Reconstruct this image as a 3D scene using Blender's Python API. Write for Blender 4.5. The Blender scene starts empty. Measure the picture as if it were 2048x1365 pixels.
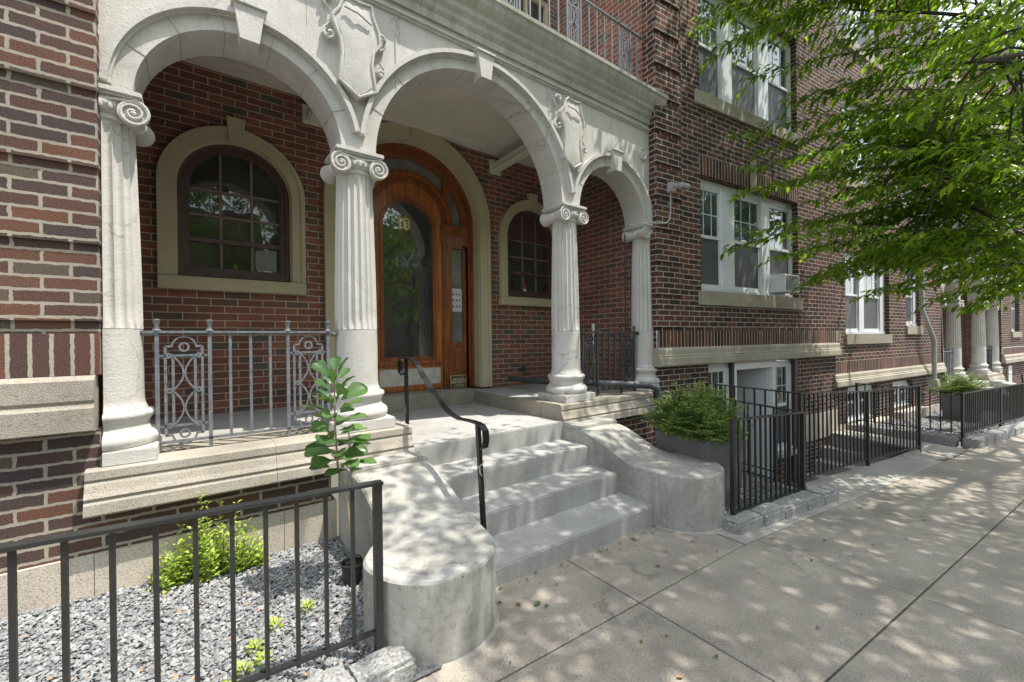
import bpy, bmesh, math, random
import numpy as np
from mathutils import Vector, Matrix
random.seed(7); rng = np.random.default_rng(7)
PI = math.pi
scene = bpy.context.scene
C = scene.collection
# ---------------------------------------------------------------- camera
yaw, pitch, roll = math.radians(53.29), math.radians(-0.18), math.radians(-0.695)
Fv = Vector((math.cos(yaw)*math.cos(pitch), math.sin(yaw)*math.cos(pitch), math.sin(pitch)))
R0 = Vector((math.sin(yaw), -math.cos(yaw), 0)); U0 = R0.cross(Fv)
Rv = R0*math.cos(roll)+U0*math.sin(roll); Uv = -R0*math.sin(roll)+U0*math.cos(roll)
cam = bpy.data.cameras.new('camera'); co = bpy.data.objects.new('camera', cam); C.objects.link(co)
m = Matrix((Rv, Uv, -Fv)).transposed().to_4x4(); m.translation = (0, 0, 1.44); co.matrix_world = m
cam.lens = 36*843.4/2048; cam.sensor_width = 36; cam.clip_start = .05; cam.clip_end = 500
scene.camera = co
scene.render.resolution_x, scene.render.resolution_y = 1024, 682
# ---------------------------------------------------------------- light
sdir = Vector((.26, -.29, 1)).normalized()
w = bpy.data.worlds.new("World"); scene.world = w; w.use_nodes = True
nt = w.node_tree; bg = nt.nodes['Background']
sky = nt.nodes.new('ShaderNodeTexSky'); sky.sky_type = 'NISHITA'; sky.sun_disc = False
sky.sun_elevation = math.asin(sdir.z); sky.sun_rotation = math.atan2(sdir.x, sdir.y)
sky.air_density = 1.2; sky.dust_density = 1.5
hs = nt.nodes.new('ShaderNodeHueSaturation'); hs.inputs['Saturation'].default_value = .42; nt.links.new(sky.outputs[0], hs.inputs['Color']); nt.links.new(hs.outputs[0], bg.inputs[0]); bg.inputs[1].default_value = .15
sl = bpy.data.lights.new('sun', 'SUN'); sl.energy = 2.45; sl.angle = math.radians(.45); sl.color = (1, .94, .86)
so = bpy.data.objects.new('sun', sl); C.objects.link(so); so.location = (3, -3, 12)
so.rotation_euler = sdir.to_track_quat('Z', 'Y').to_euler()
scene.view_settings.view_transform = 'Standard'; scene.view_settings.look = 'None'
scene.view_settings.exposure = 1.55; scene.view_settings.gamma = 1
# ---------------------------------------------------------------- frames
WA = math.radians(-6.3)
O = Vector((4.45, 3.04, 0)); wd = Vector((math.cos(WA), math.sin(WA), 0)); wn = Vector((-math.sin(WA), math.cos(WA), 0))
def W(s, q, z): return O+wd*s+wn*q+Vector((0, 0, z))
def TW(p): return W(p[0], p[1], p[2])          # wing coordinates -> world
def zg(x): return -.038*(x-2.8)                 # the pavement falls gently along the street
def zgs(s, q=-1.4): return zg(W(s, q, 0).x)
# ---------------------------------------------------------------- materials
MATS = {}
def newmat(name):
    mt = bpy.data.materials.new(name); mt.use_nodes = True; t = mt.node_tree
    return mt, t, t.nodes['Principled BSDF']
def N(t, typ, **kw):
    n = t.nodes.new(typ)
    for k, v in kw.items():
        if k in n.inputs.keys(): n.inputs[k].default_value = v
        else: setattr(n, k, v)
    return n
def ramp(t, stops, src, interp='LINEAR'):
    r = t.nodes.new('ShaderNodeValToRGB'); r.color_ramp.interpolation = interp
    e = r.color_ramp.elements
    while len(e) < len(stops): e.new(.5)
    for i, (p, c) in enumerate(stops):
        e[i].position = p; e[i].color = (*c, 1) if len(c) == 3 else c
    t.links.new(src, r.inputs[0]); return r
def mixc(t, fac, a, b, typ='MIX'):
    mx = t.nodes.new('ShaderNodeMix'); mx.data_type = 'RGBA'; mx.blend_type = typ
    for sock, v in ((mx.inputs[0], fac), (mx.inputs[6], a), (mx.inputs[7], b)):
        if hasattr(v, 'links') or hasattr(v, 'node'): t.links.new(v, sock)
        elif isinstance(v, (int, float)): sock.default_value = v
        else: sock.default_value = (*v, 1)
    return mx.outputs[2]
def brick_mat(name, cols, mortar, bw=.2032, rh=.0667, ms=.0062, off=.047, bump=1.0, grit=1.0, hdr=False, wob=.0022):
    mt, t, P = newmat(name)
    uv = t.nodes.new('ShaderNodeUVMap')
    nz = N(t, 'ShaderNodeTexNoise', Scale=38., Detail=3.); t.links.new(uv.outputs[0], nz.inputs['Vector'])
    sub = N(t, 'ShaderNodeVectorMath', operation='SUBTRACT'); t.links.new(nz.outputs['Color'], sub.inputs[0]); sub.inputs[1].default_value = (.5, .5, .5)
    sc = N(t, 'ShaderNodeVectorMath', operation='SCALE'); t.links.new(sub.outputs[0], sc.inputs[0]); sc.inputs['Scale'].default_value = wob*4
    ad = N(t, 'ShaderNodeVectorMath', operation='ADD'); t.links.new(uv.outputs[0], ad.inputs[0]); t.links.new(sc.outputs[0], ad.inputs[1])
    ad2 = N(t, 'ShaderNodeVectorMath', operation='ADD'); t.links.new(ad.outputs[0], ad2.inputs[0]); ad2.inputs[1].default_value = (20*bw, 60*rh-off, 0)
    br = N(t, 'ShaderNodeTexBrick'); t.links.new(ad2.outputs[0], br.inputs['Vector'])
    br.offset = .5; br.offset_frequency = 2; br.squash = 1
    if hdr: br.squash = .5; br.squash_frequency = 6
    br.inputs['Color1'].default_value = (0, 0, 0, 1); br.inputs['Color2'].default_value = (1, 1, 1, 1); br.inputs['Mortar'].default_value = (.5, .5, .5, 1)
    br.inputs['Scale'].default_value = 1; br.inputs['Mortar Size'].default_value = ms; br.inputs['Mortar Smooth'].default_value = .12
    br.inputs['Bias'].default_value = 0; br.inputs['Brick Width'].default_value = bw; br.inputs['Row Height'].default_value = rh
    r = ramp(t, cols, br.outputs['Color'])
    n2 = N(t, 'ShaderNodeTexNoise', Scale=170., Detail=4., Roughness=.7); t.links.new(uv.outputs[0], n2.inputs['Vector'])
    r2 = ramp(t, [(.36, (.3, .28, .31)), (.5, (.95, .95, .95)), (.66, (1.75, 1.6, 1.45))], n2.outputs[0])
    c1 = mixc(t, .75*grit, r.outputs[0], r2.outputs[0], 'MULTIPLY')
    n3 = N(t, 'ShaderNodeTexNoise', Scale=1.7, Detail=4.); t.links.new(uv.outputs[0], n3.inputs['Vector'])
    r3 = ramp(t, [(.3, (.78, .78, .8)), (.7, (1.15, 1.12, 1.08))], n3.outputs[0])
    n4 = N(t, 'ShaderNodeTexNoise', Scale=26., Detail=5.); t.links.new(uv.outputs[0], n4.inputs['Vector'])
    mo = mixc(t, n4.outputs[0], tuple(v*.8 for v in mortar), tuple(v*1.15 for v in mortar))
    c2 = mixc(t, br.outputs['Fac'], c1, mo)
    c3 = mixc(t, 1., c2, r3.outputs[0], 'MULTIPLY')
    t.links.new(c3, P.inputs['Base Color']); P.inputs['Roughness'].default_value = .88; P.inputs['Specular IOR Level'].default_value = .25
    inv = N(t, 'ShaderNodeMath', operation='SUBTRACT'); inv.inputs[0].default_value = 1; t.links.new(br.outputs['Fac'], inv.inputs[1])
    m2 = N(t, 'ShaderNodeMath', operation='MULTIPLY_ADD'); t.links.new(n2.outputs[0], m2.inputs[0]); m2.inputs[1].default_value = .35; t.links.new(inv.outputs[0], m2.inputs[2])
    b = N(t, 'ShaderNodeBump', Strength=1.*bump, Distance=.009); t.links.new(m2.outputs[0], b.inputs['Height']); t.links.new(b.outputs[0], P.inputs['Normal'])
    return mt
def stone_mat(name, base, dark, light, speck=.5, rough=.85, scale=1., streak=0., bump=.35, stain=None, big=.25, moss=0., crack=0., cs=1.3):
    mt, t, P = newmat(name)
    tc = t.nodes.new('ShaderNodeTexCoord'); src = tc.outputs['Object']
    n = N(t, 'ShaderNodeTexNoise', Scale=210*scale, Detail=2., Roughness=.6); t.links.new(src, n.inputs['Vector'])
    r = ramp(t, [(.36, dark), (.46, base), (.6, base), (.7, light)], n.outputs[0])
    c = mixc(t, speck, base, r.outputs[0])
    n2 = N(t, 'ShaderNodeTexNoise', Scale=2.3, Detail=6., Roughness=.6); t.links.new(src, n2.inputs['Vector'])
    r2 = ramp(t, [(.3, (1-big,)*3), (.7, (1+big*.6,)*3)], n2.outputs[0])
    c = mixc(t, 1., c, r2.outputs[0], 'MULTIPLY')
    if streak:
        mp = N(t, 'ShaderNodeMapping'); mp.inputs['Scale'].default_value = (9, 9, .7); t.links.new(src, mp.inputs['Vector'])
        n3 = N(t, 'ShaderNodeTexNoise', Scale=1.6, Detail=6., Roughness=.65); t.links.new(mp.outputs[0], n3.inputs['Vector'])
        r3 = ramp(t, [(.42, (0, 0, 0)), (.68, (1, 1, 1))], n3.outputs[0])
        f = N(t, 'ShaderNodeMath', operation='MULTIPLY'); t.links.new(r3.outputs[0], f.inputs[0]); f.inputs[1].default_value = streak
        c = mixc(t, f.outputs[0], c, stain or tuple(v*.55 for v in base))
    if moss:
        n5 = N(t, 'ShaderNodeTexNoise', Scale=6., Detail=5., Roughness=.7); t.links.new(src, n5.inputs['Vector'])
        r5 = ramp(t, [(.56, (0, 0, 0)), (.7, (1, 1, 1))], n5.outputs[0])
        f = N(t, 'ShaderNodeMath', operation='MULTIPLY'); t.links.new(r5.outputs[0], f.inputs[0]); f.inputs[1].default_value = moss
        c = mixc(t, f.outputs[0], c, (.36, .26, .08))
    if crack:
        nd = N(t, 'ShaderNodeTexNoise', Scale=2.5*cs, Detail=5., Roughness=.65); t.links.new(src, nd.inputs['Vector'])
        sc_ = N(t, 'ShaderNodeVectorMath', operation='SCALE'); t.links.new(nd.outputs['Color'], sc_.inputs[0]); sc_.inputs['Scale'].default_value = .5/cs
        av = N(t, 'ShaderNodeVectorMath', operation='ADD'); t.links.new(src, av.inputs[0]); t.links.new(sc_.outputs[0], av.inputs[1])
        vo = t.nodes.new('ShaderNodeTexVoronoi'); vo.feature = 'DISTANCE_TO_EDGE'; vo.inputs['Scale'].default_value = cs; t.links.new(av.outputs[0], vo.inputs['Vector'])
        rv = ramp(t, [(.0, (1, 1, 1)), (.006, (1, 1, 1)), (.014, (0, 0, 0))], vo.outputs['Distance'])
        nm = N(t, 'ShaderNodeTexNoise', Scale=1.1, Detail=3.); t.links.new(src, nm.inputs['Vector']); rm = ramp(t, [(.5, (0, 0, 0)), (.62, (1, 1, 1))], nm.outputs[0])
        f1 = N(t, 'ShaderNodeMath', operation='MULTIPLY'); t.links.new(rv.outputs[0], f1.inputs[0]); t.links.new(rm.outputs[0], f1.inputs[1])
        f2 = N(t, 'ShaderNodeMath', operation='MULTIPLY'); t.links.new(f1.outputs[0], f2.inputs[0]); f2.inputs[1].default_value = crack
        c = mixc(t, f2.outputs[0], c, tuple(v*.3 for v in base))
        nb = N(t, 'ShaderNodeTexNoise', Scale=4.3, Detail=7., Roughness=.72); t.links.new(src, nb.inputs['Vector']); rb = ramp(t, [(.55, (0, 0, 0)), (.66, (1, 1, 1))], nb.outputs[0])
        f3 = N(t, 'ShaderNodeMath', operation='MULTIPLY'); t.links.new(rb.outputs[0], f3.inputs[0]); f3.inputs[1].default_value = crack*.45
        c = mixc(t, f3.outputs[0], c, tuple(v*k for v, k in zip(base, (.62, .57, .48))))
    t.links.new(c, P.inputs['Base Color']); P.inputs['Roughness'].default_value = rough; P.inputs['Specular IOR Level'].default_value = .3
    n4 = N(t, 'ShaderNodeTexNoise', Scale=42*scale, Detail=6., Roughness=.7); t.links.new(src, n4.inputs['Vector'])
    ad = N(t, 'ShaderNodeMath', operation='ADD'); t.links.new(n4.outputs[0], ad.inputs[0]); t.links.new(n.outputs[0], ad.inputs[1])
    b = N(t, 'ShaderNodeBump', Strength=bump, Distance=.004); t.links.new(ad.outputs[0], b.inputs['Height']); t.links.new(b.outputs[0], P.inputs['Normal'])
    return mt
def plain(name, col, rough=.5, metal=0., var=.12, sc=30., bump=.0, spec=.5, coat=0., bsc=60.):
    mt, t, P = newmat(name)
    tc = t.nodes.new('ShaderNodeTexCoord')
    n = N(t, 'ShaderNodeTexNoise', Scale=sc, Detail=5., Roughness=.6); t.links.new(tc.outputs['Object'], n.inputs['Vector'])
    r = ramp(t, [(.3, tuple(v*(1-var) for v in col)), (.7, tuple(min(1, v*(1+var)) for v in col))], n.outputs[0])
    t.links.new(r.outputs[0], P.inputs['Base Color'])
    P.inputs['Roughness'].default_value = rough; P.inputs['Metallic'].default_value = metal; P.inputs['Specular IOR Level'].default_value = spec
    P.inputs['Coat Weight'].default_value = coat; P.inputs['Coat Roughness'].default_value = .12
    if bump:
        n2 = N(t, 'ShaderNodeTexNoise', Scale=bsc, Detail=6., Roughness=.7); t.links.new(tc.outputs['Object'], n2.inputs['Vector'])
        b = N(t, 'ShaderNodeBump', Strength=bump, Distance=.004); t.links.new(n2.outputs[0], b.inputs['Height']); t.links.new(b.outputs[0], P.inputs['Normal'])
    return mt
def glass_mat(name, col, spec=.5, rough=.02):
    mt, t, P = newmat(name)
    tc = t.nodes.new('ShaderNodeTexCoord')
    n = N(t, 'ShaderNodeTexNoise', Scale=3., Detail=3.); t.links.new(tc.outputs['Object'], n.inputs['Vector'])
    r = ramp(t, [(.3, tuple(v*.6 for v in col)), (.7, tuple(v*1.4 for v in col))], n.outputs[0])
    t.links.new(r.outputs[0], P.inputs['Base Color']); P.inputs['Roughness'].default_value = rough
    P.inputs['Specular IOR Level'].default_value = spec; P.inputs['IOR'].default_value = 1.75
    n2 = N(t, 'ShaderNodeTexNoise', Scale=4., Detail=1.); t.links.new(tc.outputs['Object'], n2.inputs['Vector'])
    b = N(t, 'ShaderNodeBump', Strength=.15, Distance=.01); t.links.new(n2.outputs[0], b.inputs['Height']); t.links.new(b.outputs[0], P.inputs['Normal'])
    return mt
def leaf_mat(name, lo, hi, trans=.45, rough=.42):
    mt, t, P = newmat(name)
    at = N(t, 'ShaderNodeAttribute', attribute_name='v')
    r = ramp(t, [(0, lo), (1, hi)], at.outputs['Fac'])
    t.links.new(r.outputs[0], P.inputs['Base Color']); P.inputs['Roughness'].default_value = rough; P.inputs['Specular IOR Level'].default_value = .45
    tr = N(t, 'ShaderNodeBsdfTranslucent')
    c = mixc(t, 1., r.outputs[0], (1.35, 1.5, .5), 'MULTIPLY'); t.links.new(c, tr.inputs[0])
    ms = N(t, 'ShaderNodeMixShader'); ms.inputs[0].default_value = trans
    t.links.new(P.outputs[0], ms.inputs[1]); t.links.new(tr.outputs[0], ms.inputs[2])
    t.links.new(ms.outputs[0], t.nodes['Material Output'].inputs[0])
    return mt
def stones_mat(name):
    mt, t, P = newmat(name)
    at = N(t, 'ShaderNodeAttribute', attribute_name='v')
    r = ramp(t, [(0, (.13, .137, .14)), (.3, (.2, .21, .215)), (.6, (.28, .29, .29)), (.8, (.34, .345, .335)), (.92, (.44, .42, .38)), (1., (.34, .24, .17))], at.outputs['Fac'])
    t.links.new(r.outputs[0], P.inputs['Base Color']); P.inputs['Roughness'].default_value = .8; P.inputs['Specular IOR Level'].default_value = .3
    return mt
def wood_mat(name, a, b, c, coat=.35):
    mt, t, P = newmat(name)
    tc = t.nodes.new('ShaderNodeTexCoord')
    mp = N(t, 'ShaderNodeMapping'); mp.inputs['Scale'].default_value = (14, 14, 1.1); t.links.new(tc.outputs['Object'], mp.inputs['Vector'])
    n = N(t, 'ShaderNodeTexNoise', Scale=3., Detail=7., Roughness=.62); t.links.new(mp.outputs[0], n.inputs['Vector'])
    r = ramp(t, [(.3, a), (.5, b), (.72, c)], n.outputs[0]); t.links.new(r.outputs[0], P.inputs['Base Color'])
    P.inputs['Roughness'].default_value = .38; P.inputs['Coat Weight'].default_value = coat; P.inputs['Coat Roughness'].default_value = .15
    return mt
M = {}
M['brick_left'] = brick_mat('brick_left', [(0, (.07, .053, .052)), (.35, (.085, .056, .05)), (.65, (.108, .062, .05)), (.88, (.145, .074, .05)), (.94, (.11, .09, .075)), (1, (.1, .083, .07))], (.35, .32, .265), ms=.0078, wob=.0036)
M['brick_wing'] = brick_mat('brick_wing', [(0, (.04, .029, .028)), (.35, (.07, .036, .031)), (.7, (.1, .047, .037)), (1, (.15, .068, .047))], (.42, .38, .325), ms=.006, wob=.003)
M['brick_porch'] = brick_mat('brick_porch', [(0, (.13, .12, .1)), (.14, (.14, .1, .08)), (.2, (.18, .095, .073)), (.6, (.235, .11, .082)), (.85, (.29, .13, .09)), (1, (.17, .09, .072))], (.52, .45, .37), ms=.0042, wob=.0014, bump=.6)
M['soldier_left'] = brick_mat('soldier_left', [(0, (.07, .05, .05)), (.5, (.11, .056, .048)), (1, (.17, .075, .055))], (.36, .335, .285), bw=.0725, rh=.4, ms=.0085, off=0, wob=.003)
M['soldier_wing'] = brick_mat('soldier_wing', [(0, (.04, .025, .022)), (.5, (.08, .034, .027)), (1, (.16, .065, .04))], (.52, .47, .4), bw=.0677, rh=.6, ms=.0055, off=0)
M['paint'] = stone_mat('painted_stucco', (.53, .515, .48), (.42, .41, .385), (.59, .575, .54), speck=.4, rough=.7, scale=.4, streak=.28, stain=(.36, .35, .31), bump=.6, big=.14, crack=.5, cs=2.2)
M['cornice'] = stone_mat('weathered_cornice', (.46, .45, .4), (.33, .33, .3), (.6, .58, .52), speck=.5, scale=.5, streak=.55, stain=(.25, .25, .19), bump=.5, big=.22)
M['ceil'] = stone_mat('ceiling_paint', (.68, .66, .58), (.63, .61, .54), (.73, .71, .63), speck=.3, scale=.3, bump=.15, big=.08)
M['ledge'] = stone_mat('speckled_granite', (.34, .31, .26), (.15, .135, .11), (.48, .445, .39), speck=.75, scale=.8, bump=.7, big=.3, streak=.35, stain=(.3, .26, .2), moss=.25)
M['stonebelt'] = stone_mat('belt_stone', (.38, .345, .275), (.24, .215, .17), (.5, .46, .385), speck=.5, scale=.6, bump=.4, big=.25, streak=.4, stain=(.27, .24, .17), moss=.2)
M['found'] = stone_mat('foundation_block', (.5, .44, .37), (.2, .17, .14), (.66, .6, .54), speck=.65, scale=.6, bump=.4, big=.2)
M['conc'] = stone_mat('smooth_concrete', (.39, .385, .37), (.3, .297, .285), (.48, .475, .455), speck=.5, scale=.35, bump=.35, big=.2, streak=.35, stain=(.27, .255, .225), rough=.8, crack=.3, cs=.9)
M['trowel'] = stone_mat('trowelled_concrete', (.385, .38, .35), (.27, .265, .24), (.5, .49, .46), speck=.6, scale=.14, bump=.4, big=.38, streak=.5, stain=(.25, .23, .19), rough=.8, crack=.5, cs=.8)
M['pave'] = stone_mat('sidewalk_concrete', (.33, .297, .252), (.14, .125, .105), (.49, .445, .39), speck=.65, scale=.75, bump=.4, big=.3, crack=.5, cs=.45)
M['pave2'] = stone_mat('patch_concrete', (.37, .35, .315), (.24, .225, .2), (.47, .45, .41), speck=.5, scale=.6, bump=.3, big=.28, crack=.6, cs=.9)
M['kerb'] = stone_mat('rough_granite', (.31, .31, .3), (.13, .13, .135), (.6, .6, .58), speck=.8, scale=.35, bump=1., big=.3)
M['surround'] = stone_mat('cream_limestone', (.49, .44, .3), (.44, .395, .27), (.54, .49, .35), speck=.4, scale=.5, bump=.15, big=.1)
M['iron'] = plain('aged_grey_iron', (.17, .18, .2), rough=.5, metal=.3, var=.3, bump=.35, bsc=90)
M['iron_dark'] = plain('dark_iron', (.055, .058, .062), rough=.5, metal=.3, var=.25, bump=.2)
M['steel'] = plain('charcoal_painted_steel', (.026, .027, .028), rough=.4, metal=.2, var=.15)
M['black'] = plain('black_gloss_iron', (.02, .02, .022), rough=.25, metal=.3, var=.1)
M['white'] = plain('white_vinyl', (.66, .68, .7), rough=.4, var=.05)
M['whited'] = plain('white_painted_wood', (.6, .61, .62), rough=.55, var=.06)
M['brown'] = plain('brown_painted_wood', (.1, .06, .055), rough=.45, var=.2, sc=12, bump=.15)
M['muntin'] = plain('worn_brown_paint', (.2, .15, .135), rough=.6, var=.45, sc=70)
M['brownp'] = plain('brown_panel', (.08, .045, .043), rough=.55, var=.15, sc=8)
M['trimdark'] = plain('dark_brown_trim', (.045, .03, .028), rough=.6, var=.2)
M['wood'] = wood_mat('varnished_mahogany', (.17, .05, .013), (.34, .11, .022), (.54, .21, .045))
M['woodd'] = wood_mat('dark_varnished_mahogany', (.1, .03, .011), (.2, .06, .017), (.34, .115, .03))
M['glass'] = glass_mat('dark_glass', (.045, .048, .045), spec=.5)
M['glassd'] = glass_mat('door_glass', (.045, .05, .045), spec=.9)
M['glassl'] = glass_mat('pale_glass', (.16, .17, .16), spec=.5)
M['screen'] = plain('insect_screen', (.075, .08, .085), rough=.55, var=.15, sc=6, spec=.5)
M['glassb'] = glass_mat('bluish_glass', (.07, .095, .1), spec=1.)
M['brass'] = plain('gilt_paint', (.75, .56, .12), rough=.45, metal=0., var=.08)
M['alu'] = plain('scuffed_aluminium', (.55, .54, .5), rough=.5, metal=.35, var=.2, sc=9, bump=.1)
M['pipe'] = plain('weathered_copper_pipe', (.085, .088, .09), rough=.55, metal=.35, var=.35, sc=14)
M['pipeg'] = plain('grey_painted_pipe', (.36, .35, .34), rough=.6, var=.15)
M['planter'] = plain('grey_planter_shell', (.12, .118, .12), rough=.6, var=.1, sc=8, bump=.2)
M['pot'] = plain('black_plastic_pot', (.02, .021, .022), rough=.35, var=.1)
M['bark'] = plain('tree_bark', (.045, .035, .027), rough=.9, var=.4, sc=25, bump=1., bsc=40)
M['barkl'] = plain('pale_stem', (.3, .24, .15), rough=.8, var=.3, sc=50, bump=.6)
M['joint'] = plain('mortar_joint', (.3, .285, .25), rough=.9, var=.25)
M['papr'] = plain('dim_paper', (.2, .21, .21), rough=.6)
M['stem'] = plain('green_stem', (.17, .22, .09), rough=.6, var=.2)
M['leaf'] = leaf_mat('tree_leaf', (.055, .125, .012), (.26, .36, .035), trans=.58, rough=.36)
M['leaf2'] = leaf_mat('fig_leaf', (.04, .1, .03), (.13, .23, .07), trans=.25, rough=.36)
M['leaf3'] = leaf_mat('weed_leaf', (.24, .34, .045), (.48, .56, .11), trans=.4)
M['leaf4'] = leaf_mat('yew_needle', (.06, .115, .025), (.22, .3, .07), trans=.25)
M['leaf5'] = leaf_mat('dry_leaf', (.12, .05, .015), (.3, .17, .05), trans=.2)
M['petal'] = leaf_mat('red_petal', (.6, .035, .02), (.75, .09, .05), trans=.3)
M['gravel'] = stones_mat('gravel_stone')
M['soil'] = plain('gravel_bed', (.12, .125, .13), rough=.95, var=.5, sc=90, bump=1., bsc=120)
M['dark'] = plain('joint_dirt', (.07, .065, .04), rough=.95, var=.4)
M['asphalt'] = plain('asphalt', (.05, .05, .052), rough=.9, var=.3, sc=120, bump=.5)
M['signblack'] = plain('sign_black', (.012, .012, .012), rough=.3)
M['signgold'] = plain('sign_gold', (.55, .5, .34), rough=.45)
M['red'] = plain('red_felt', (.4, .03, .025), rough=.8)
M['lampglass'] = plain('milky_lamp_glass', (.5, .48, .4), rough=.3)
M['far'] = brick_mat('brick_opposite', [(0, (.1, .05, .04)), (1, (.2, .09, .06))], (.4, .36, .3))
# ---------------------------------------------------------------- helpers
class MB:
    """collects shapes (world coordinates) and links them as ONE mesh object"""
    def __init__(s, T=None): s.v = []; s.f = []; s.uv = []; s.T = T; s.sm = []
    def quad(s, pts, uv=None, smooth=False):
        b = len(s.v); s.v += [tuple(p) for p in pts]; s.f.append(tuple(range(b, b+len(pts))))
        if uv is None:
            p = [Vector(q) for q in pts]; n = (p[1]-p[0]).cross(p[2]-p[0])
            ax = max(range(3), key=lambda i: abs(n[i]))
            uv = [((q[0], q[2]) if ax == 1 else (q[1], q[2]) if ax == 0 else (q[0], q[1])) for q in pts]
        s.uv += uv; s.sm.append(smooth)
    def box(s, x0, x1, y0, y1, z0, z1, b=0.):
        if b:
            return s.bbox(x0, x1, y0, y1, z0, z1, b)
        p = [(x0, y0, z0), (x1, y0, z0), (x1, y1, z0), (x0, y1, z0), (x0, y0, z1), (x1, y0, z1), (x1, y1, z1), (x0, y1, z1)]
        for q in ((3, 2, 1, 0), (4, 5, 6, 7), (0, 1, 5, 4), (2, 3, 7, 6), (1, 2, 6, 5), (3, 0, 4, 7)): s.quad([p[i] for i in q])
    def bbox(s, x0, x1, y0, y1, z0, z1, b):
        # box with its edges bevelled
        bm = bmesh.new(); bmesh.ops.create_cube(bm, size=1)
        for v in bm.verts: v.co = Vector(((x0+x1)/2+v.co.x*(x1-x0), (y0+y1)/2+v.co.y*(y1-y0), (z0+z1)/2+v.co.z*(z1-z0)))
        bmesh.ops.bevel(bm, geom=bm.edges[:], offset=b, segments=2, affect='EDGES')
        s.addbm(bm)
    def addbm(s, bm, smooth=False):
        for f in bm.faces: s.quad([v.co.copy() for v in f.verts], smooth=smooth)
        bm.free()
    def grid(s, P, nu, nv, closeu=False, smooth=True, uvf=None, flip=False):
        # P[j][i], j rows 0..nv-1, i 0..nu-1 ; shared vertices
        b = len(s.v)
        for j in range(nv):
            for i in range(nu): s.v.append(tuple(P[j][i]))
        for j in range(nv-1):
            for i in range(nu if closeu else nu-1):
                i2 = (i+1) % nu
                q = (b+j*nu+i, b+j*nu+i2, b+(j+1)*nu+i2, b+(j+1)*nu+i)
                if flip: q = q[::-1]
                s.f.append(q); s.sm.append(smooth)
                s.uv += [(s.v[k][0]+s.v[k][1], s.v[k][2]) for k in q]
    def cap(s, idx_pts, smooth=False): s.quad(idx_pts, smooth=smooth)
    def lathe(s, c, prof, n=32, axis='z', smooth=True, a0=0, a1=2*PI):
        full = abs(a1-a0-2*PI) < 1e-6; nu = n if full else n+1; P = []
        for r, h in prof:
            row = []
            for i in range(nu):
                a = a0+(a1-a0)*i/n
                if axis == 'z': row.append((c[0]+r*math.cos(a), c[1]+r*math.sin(a), c[2]+h))
                elif axis == 'y': row.append((c[0]+r*math.cos(a), c[1]+h, c[2]+r*math.sin(a)))
                else: row.append((c[0]+h, c[1]+r*math.cos(a), c[2]+r*math.sin(a)))
            P.append(row)
        s.grid(P, nu, len(prof), full, smooth)
    def tube(s, pts, r, n=8, smooth=True, caps=True, r1=None):
        pts = [Vector(p) for p in pts]; P = []; up = None
        for k, p in enumerate(pts):
            d = (pts[min(k+1, len(pts)-1)]-pts[max(k-1, 0)]).normalized()
            if up is None: up = d.orthogonal().normalized()
            up = (up-d*up.dot(d)).normalized(); sd = d.cross(up)
            rr = r if r1 is None else r+(r1-r)*k/(len(pts)-1)
            P.append([p+(up*math.cos(2*PI*i/n)+sd*math.sin(2*PI*i/n))*rr for i in range(n)])
        s.grid(P, n, len(pts), True, smooth)
        if caps: s.quad(P[0][::-1]); s.quad(P[-1])
    def bar(s, a, b, w, h=None, up=Vector((0, 0, 1))):
        h = h or w; a = Vector(a); b = Vector(b); d = (b-a).normalized()
        if abs(d.dot(up)) > .95: up = Vector((1, 0, 0))
        sd = d.cross(up).normalized()*w/2; u = sd.cross(d).normalized()*h/2
        p = [a-sd-u, a+sd-u, a+sd+u, a-sd+u, b-sd-u, b+sd-u, b+sd+u, b-sd+u]
        for q in ((3, 2, 1, 0), (4, 5, 6, 7), (0, 1, 5, 4), (2, 3, 7, 6), (1, 2, 6, 5), (3, 0, 4, 7)): s.quad([p[i] for i in q])
    def ribbon(s, pts, w, t, wdir):
        # flat strip following pts; wdir = width direction, t = thickness
        pts = [Vector(p) for p in pts]; wdir = Vector(wdir).normalized(); P = []
        for k, p in enumerate(pts):
            d = (pts[min(k+1, len(pts)-1)]-pts[max(k-1, 0)]).normalized(); u = d.cross(wdir).normalized()*t/2; x = wdir*w/2
            P.append([p-x-u, p+x-u, p+x+u, p-x+u])
        s.grid(P, 4, len(pts), True, False)
        s.quad(P[0][::-1]); s.quad(P[-1])
    def arc(s, cx, cz, r0, r1, y0, y1, a0=0., a1=PI, n=40, smooth=True):
        # flat ring segment in the XZ plane between y0 (front) and y1 (back)
        rr = [(r0, y1), (r0, y0), (r1, y0), (r1, y1)]
        for k in range(4):
            (ra, ya), (rb, yb) = rr[k], rr[(k+1) % 4]; P = []
            for r, y in ((ra, ya), (rb, yb)):
                P.append([(cx+r*math.cos(a0+(a1-a0)*i/n), y, cz+r*math.sin(a0+(a1-a0)*i/n)) for i in range(n+1)])
            s.grid(P, n+1, 2, False, smooth)
        for a in (a0, a1):
            s.quad([(cx+r*math.cos(a), y, cz+r*math.sin(a)) for r, y in rr])
    def sweep(s, prof, x0, x1):
        # prof = [(y,z)...] open profile extruded along x with end faces
        P = [[(x, y, z) for y, z in prof] for x in (x0, x1)]
        for i in range(len(prof)-1):
            s.quad([P[0][i], P[1][i], P[1][i+1], P[0][i+1]])
        s.quad([P[0][i] for i in range(len(prof))]); s.quad([P[1][i] for i in range(len(prof))][::-1])
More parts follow.
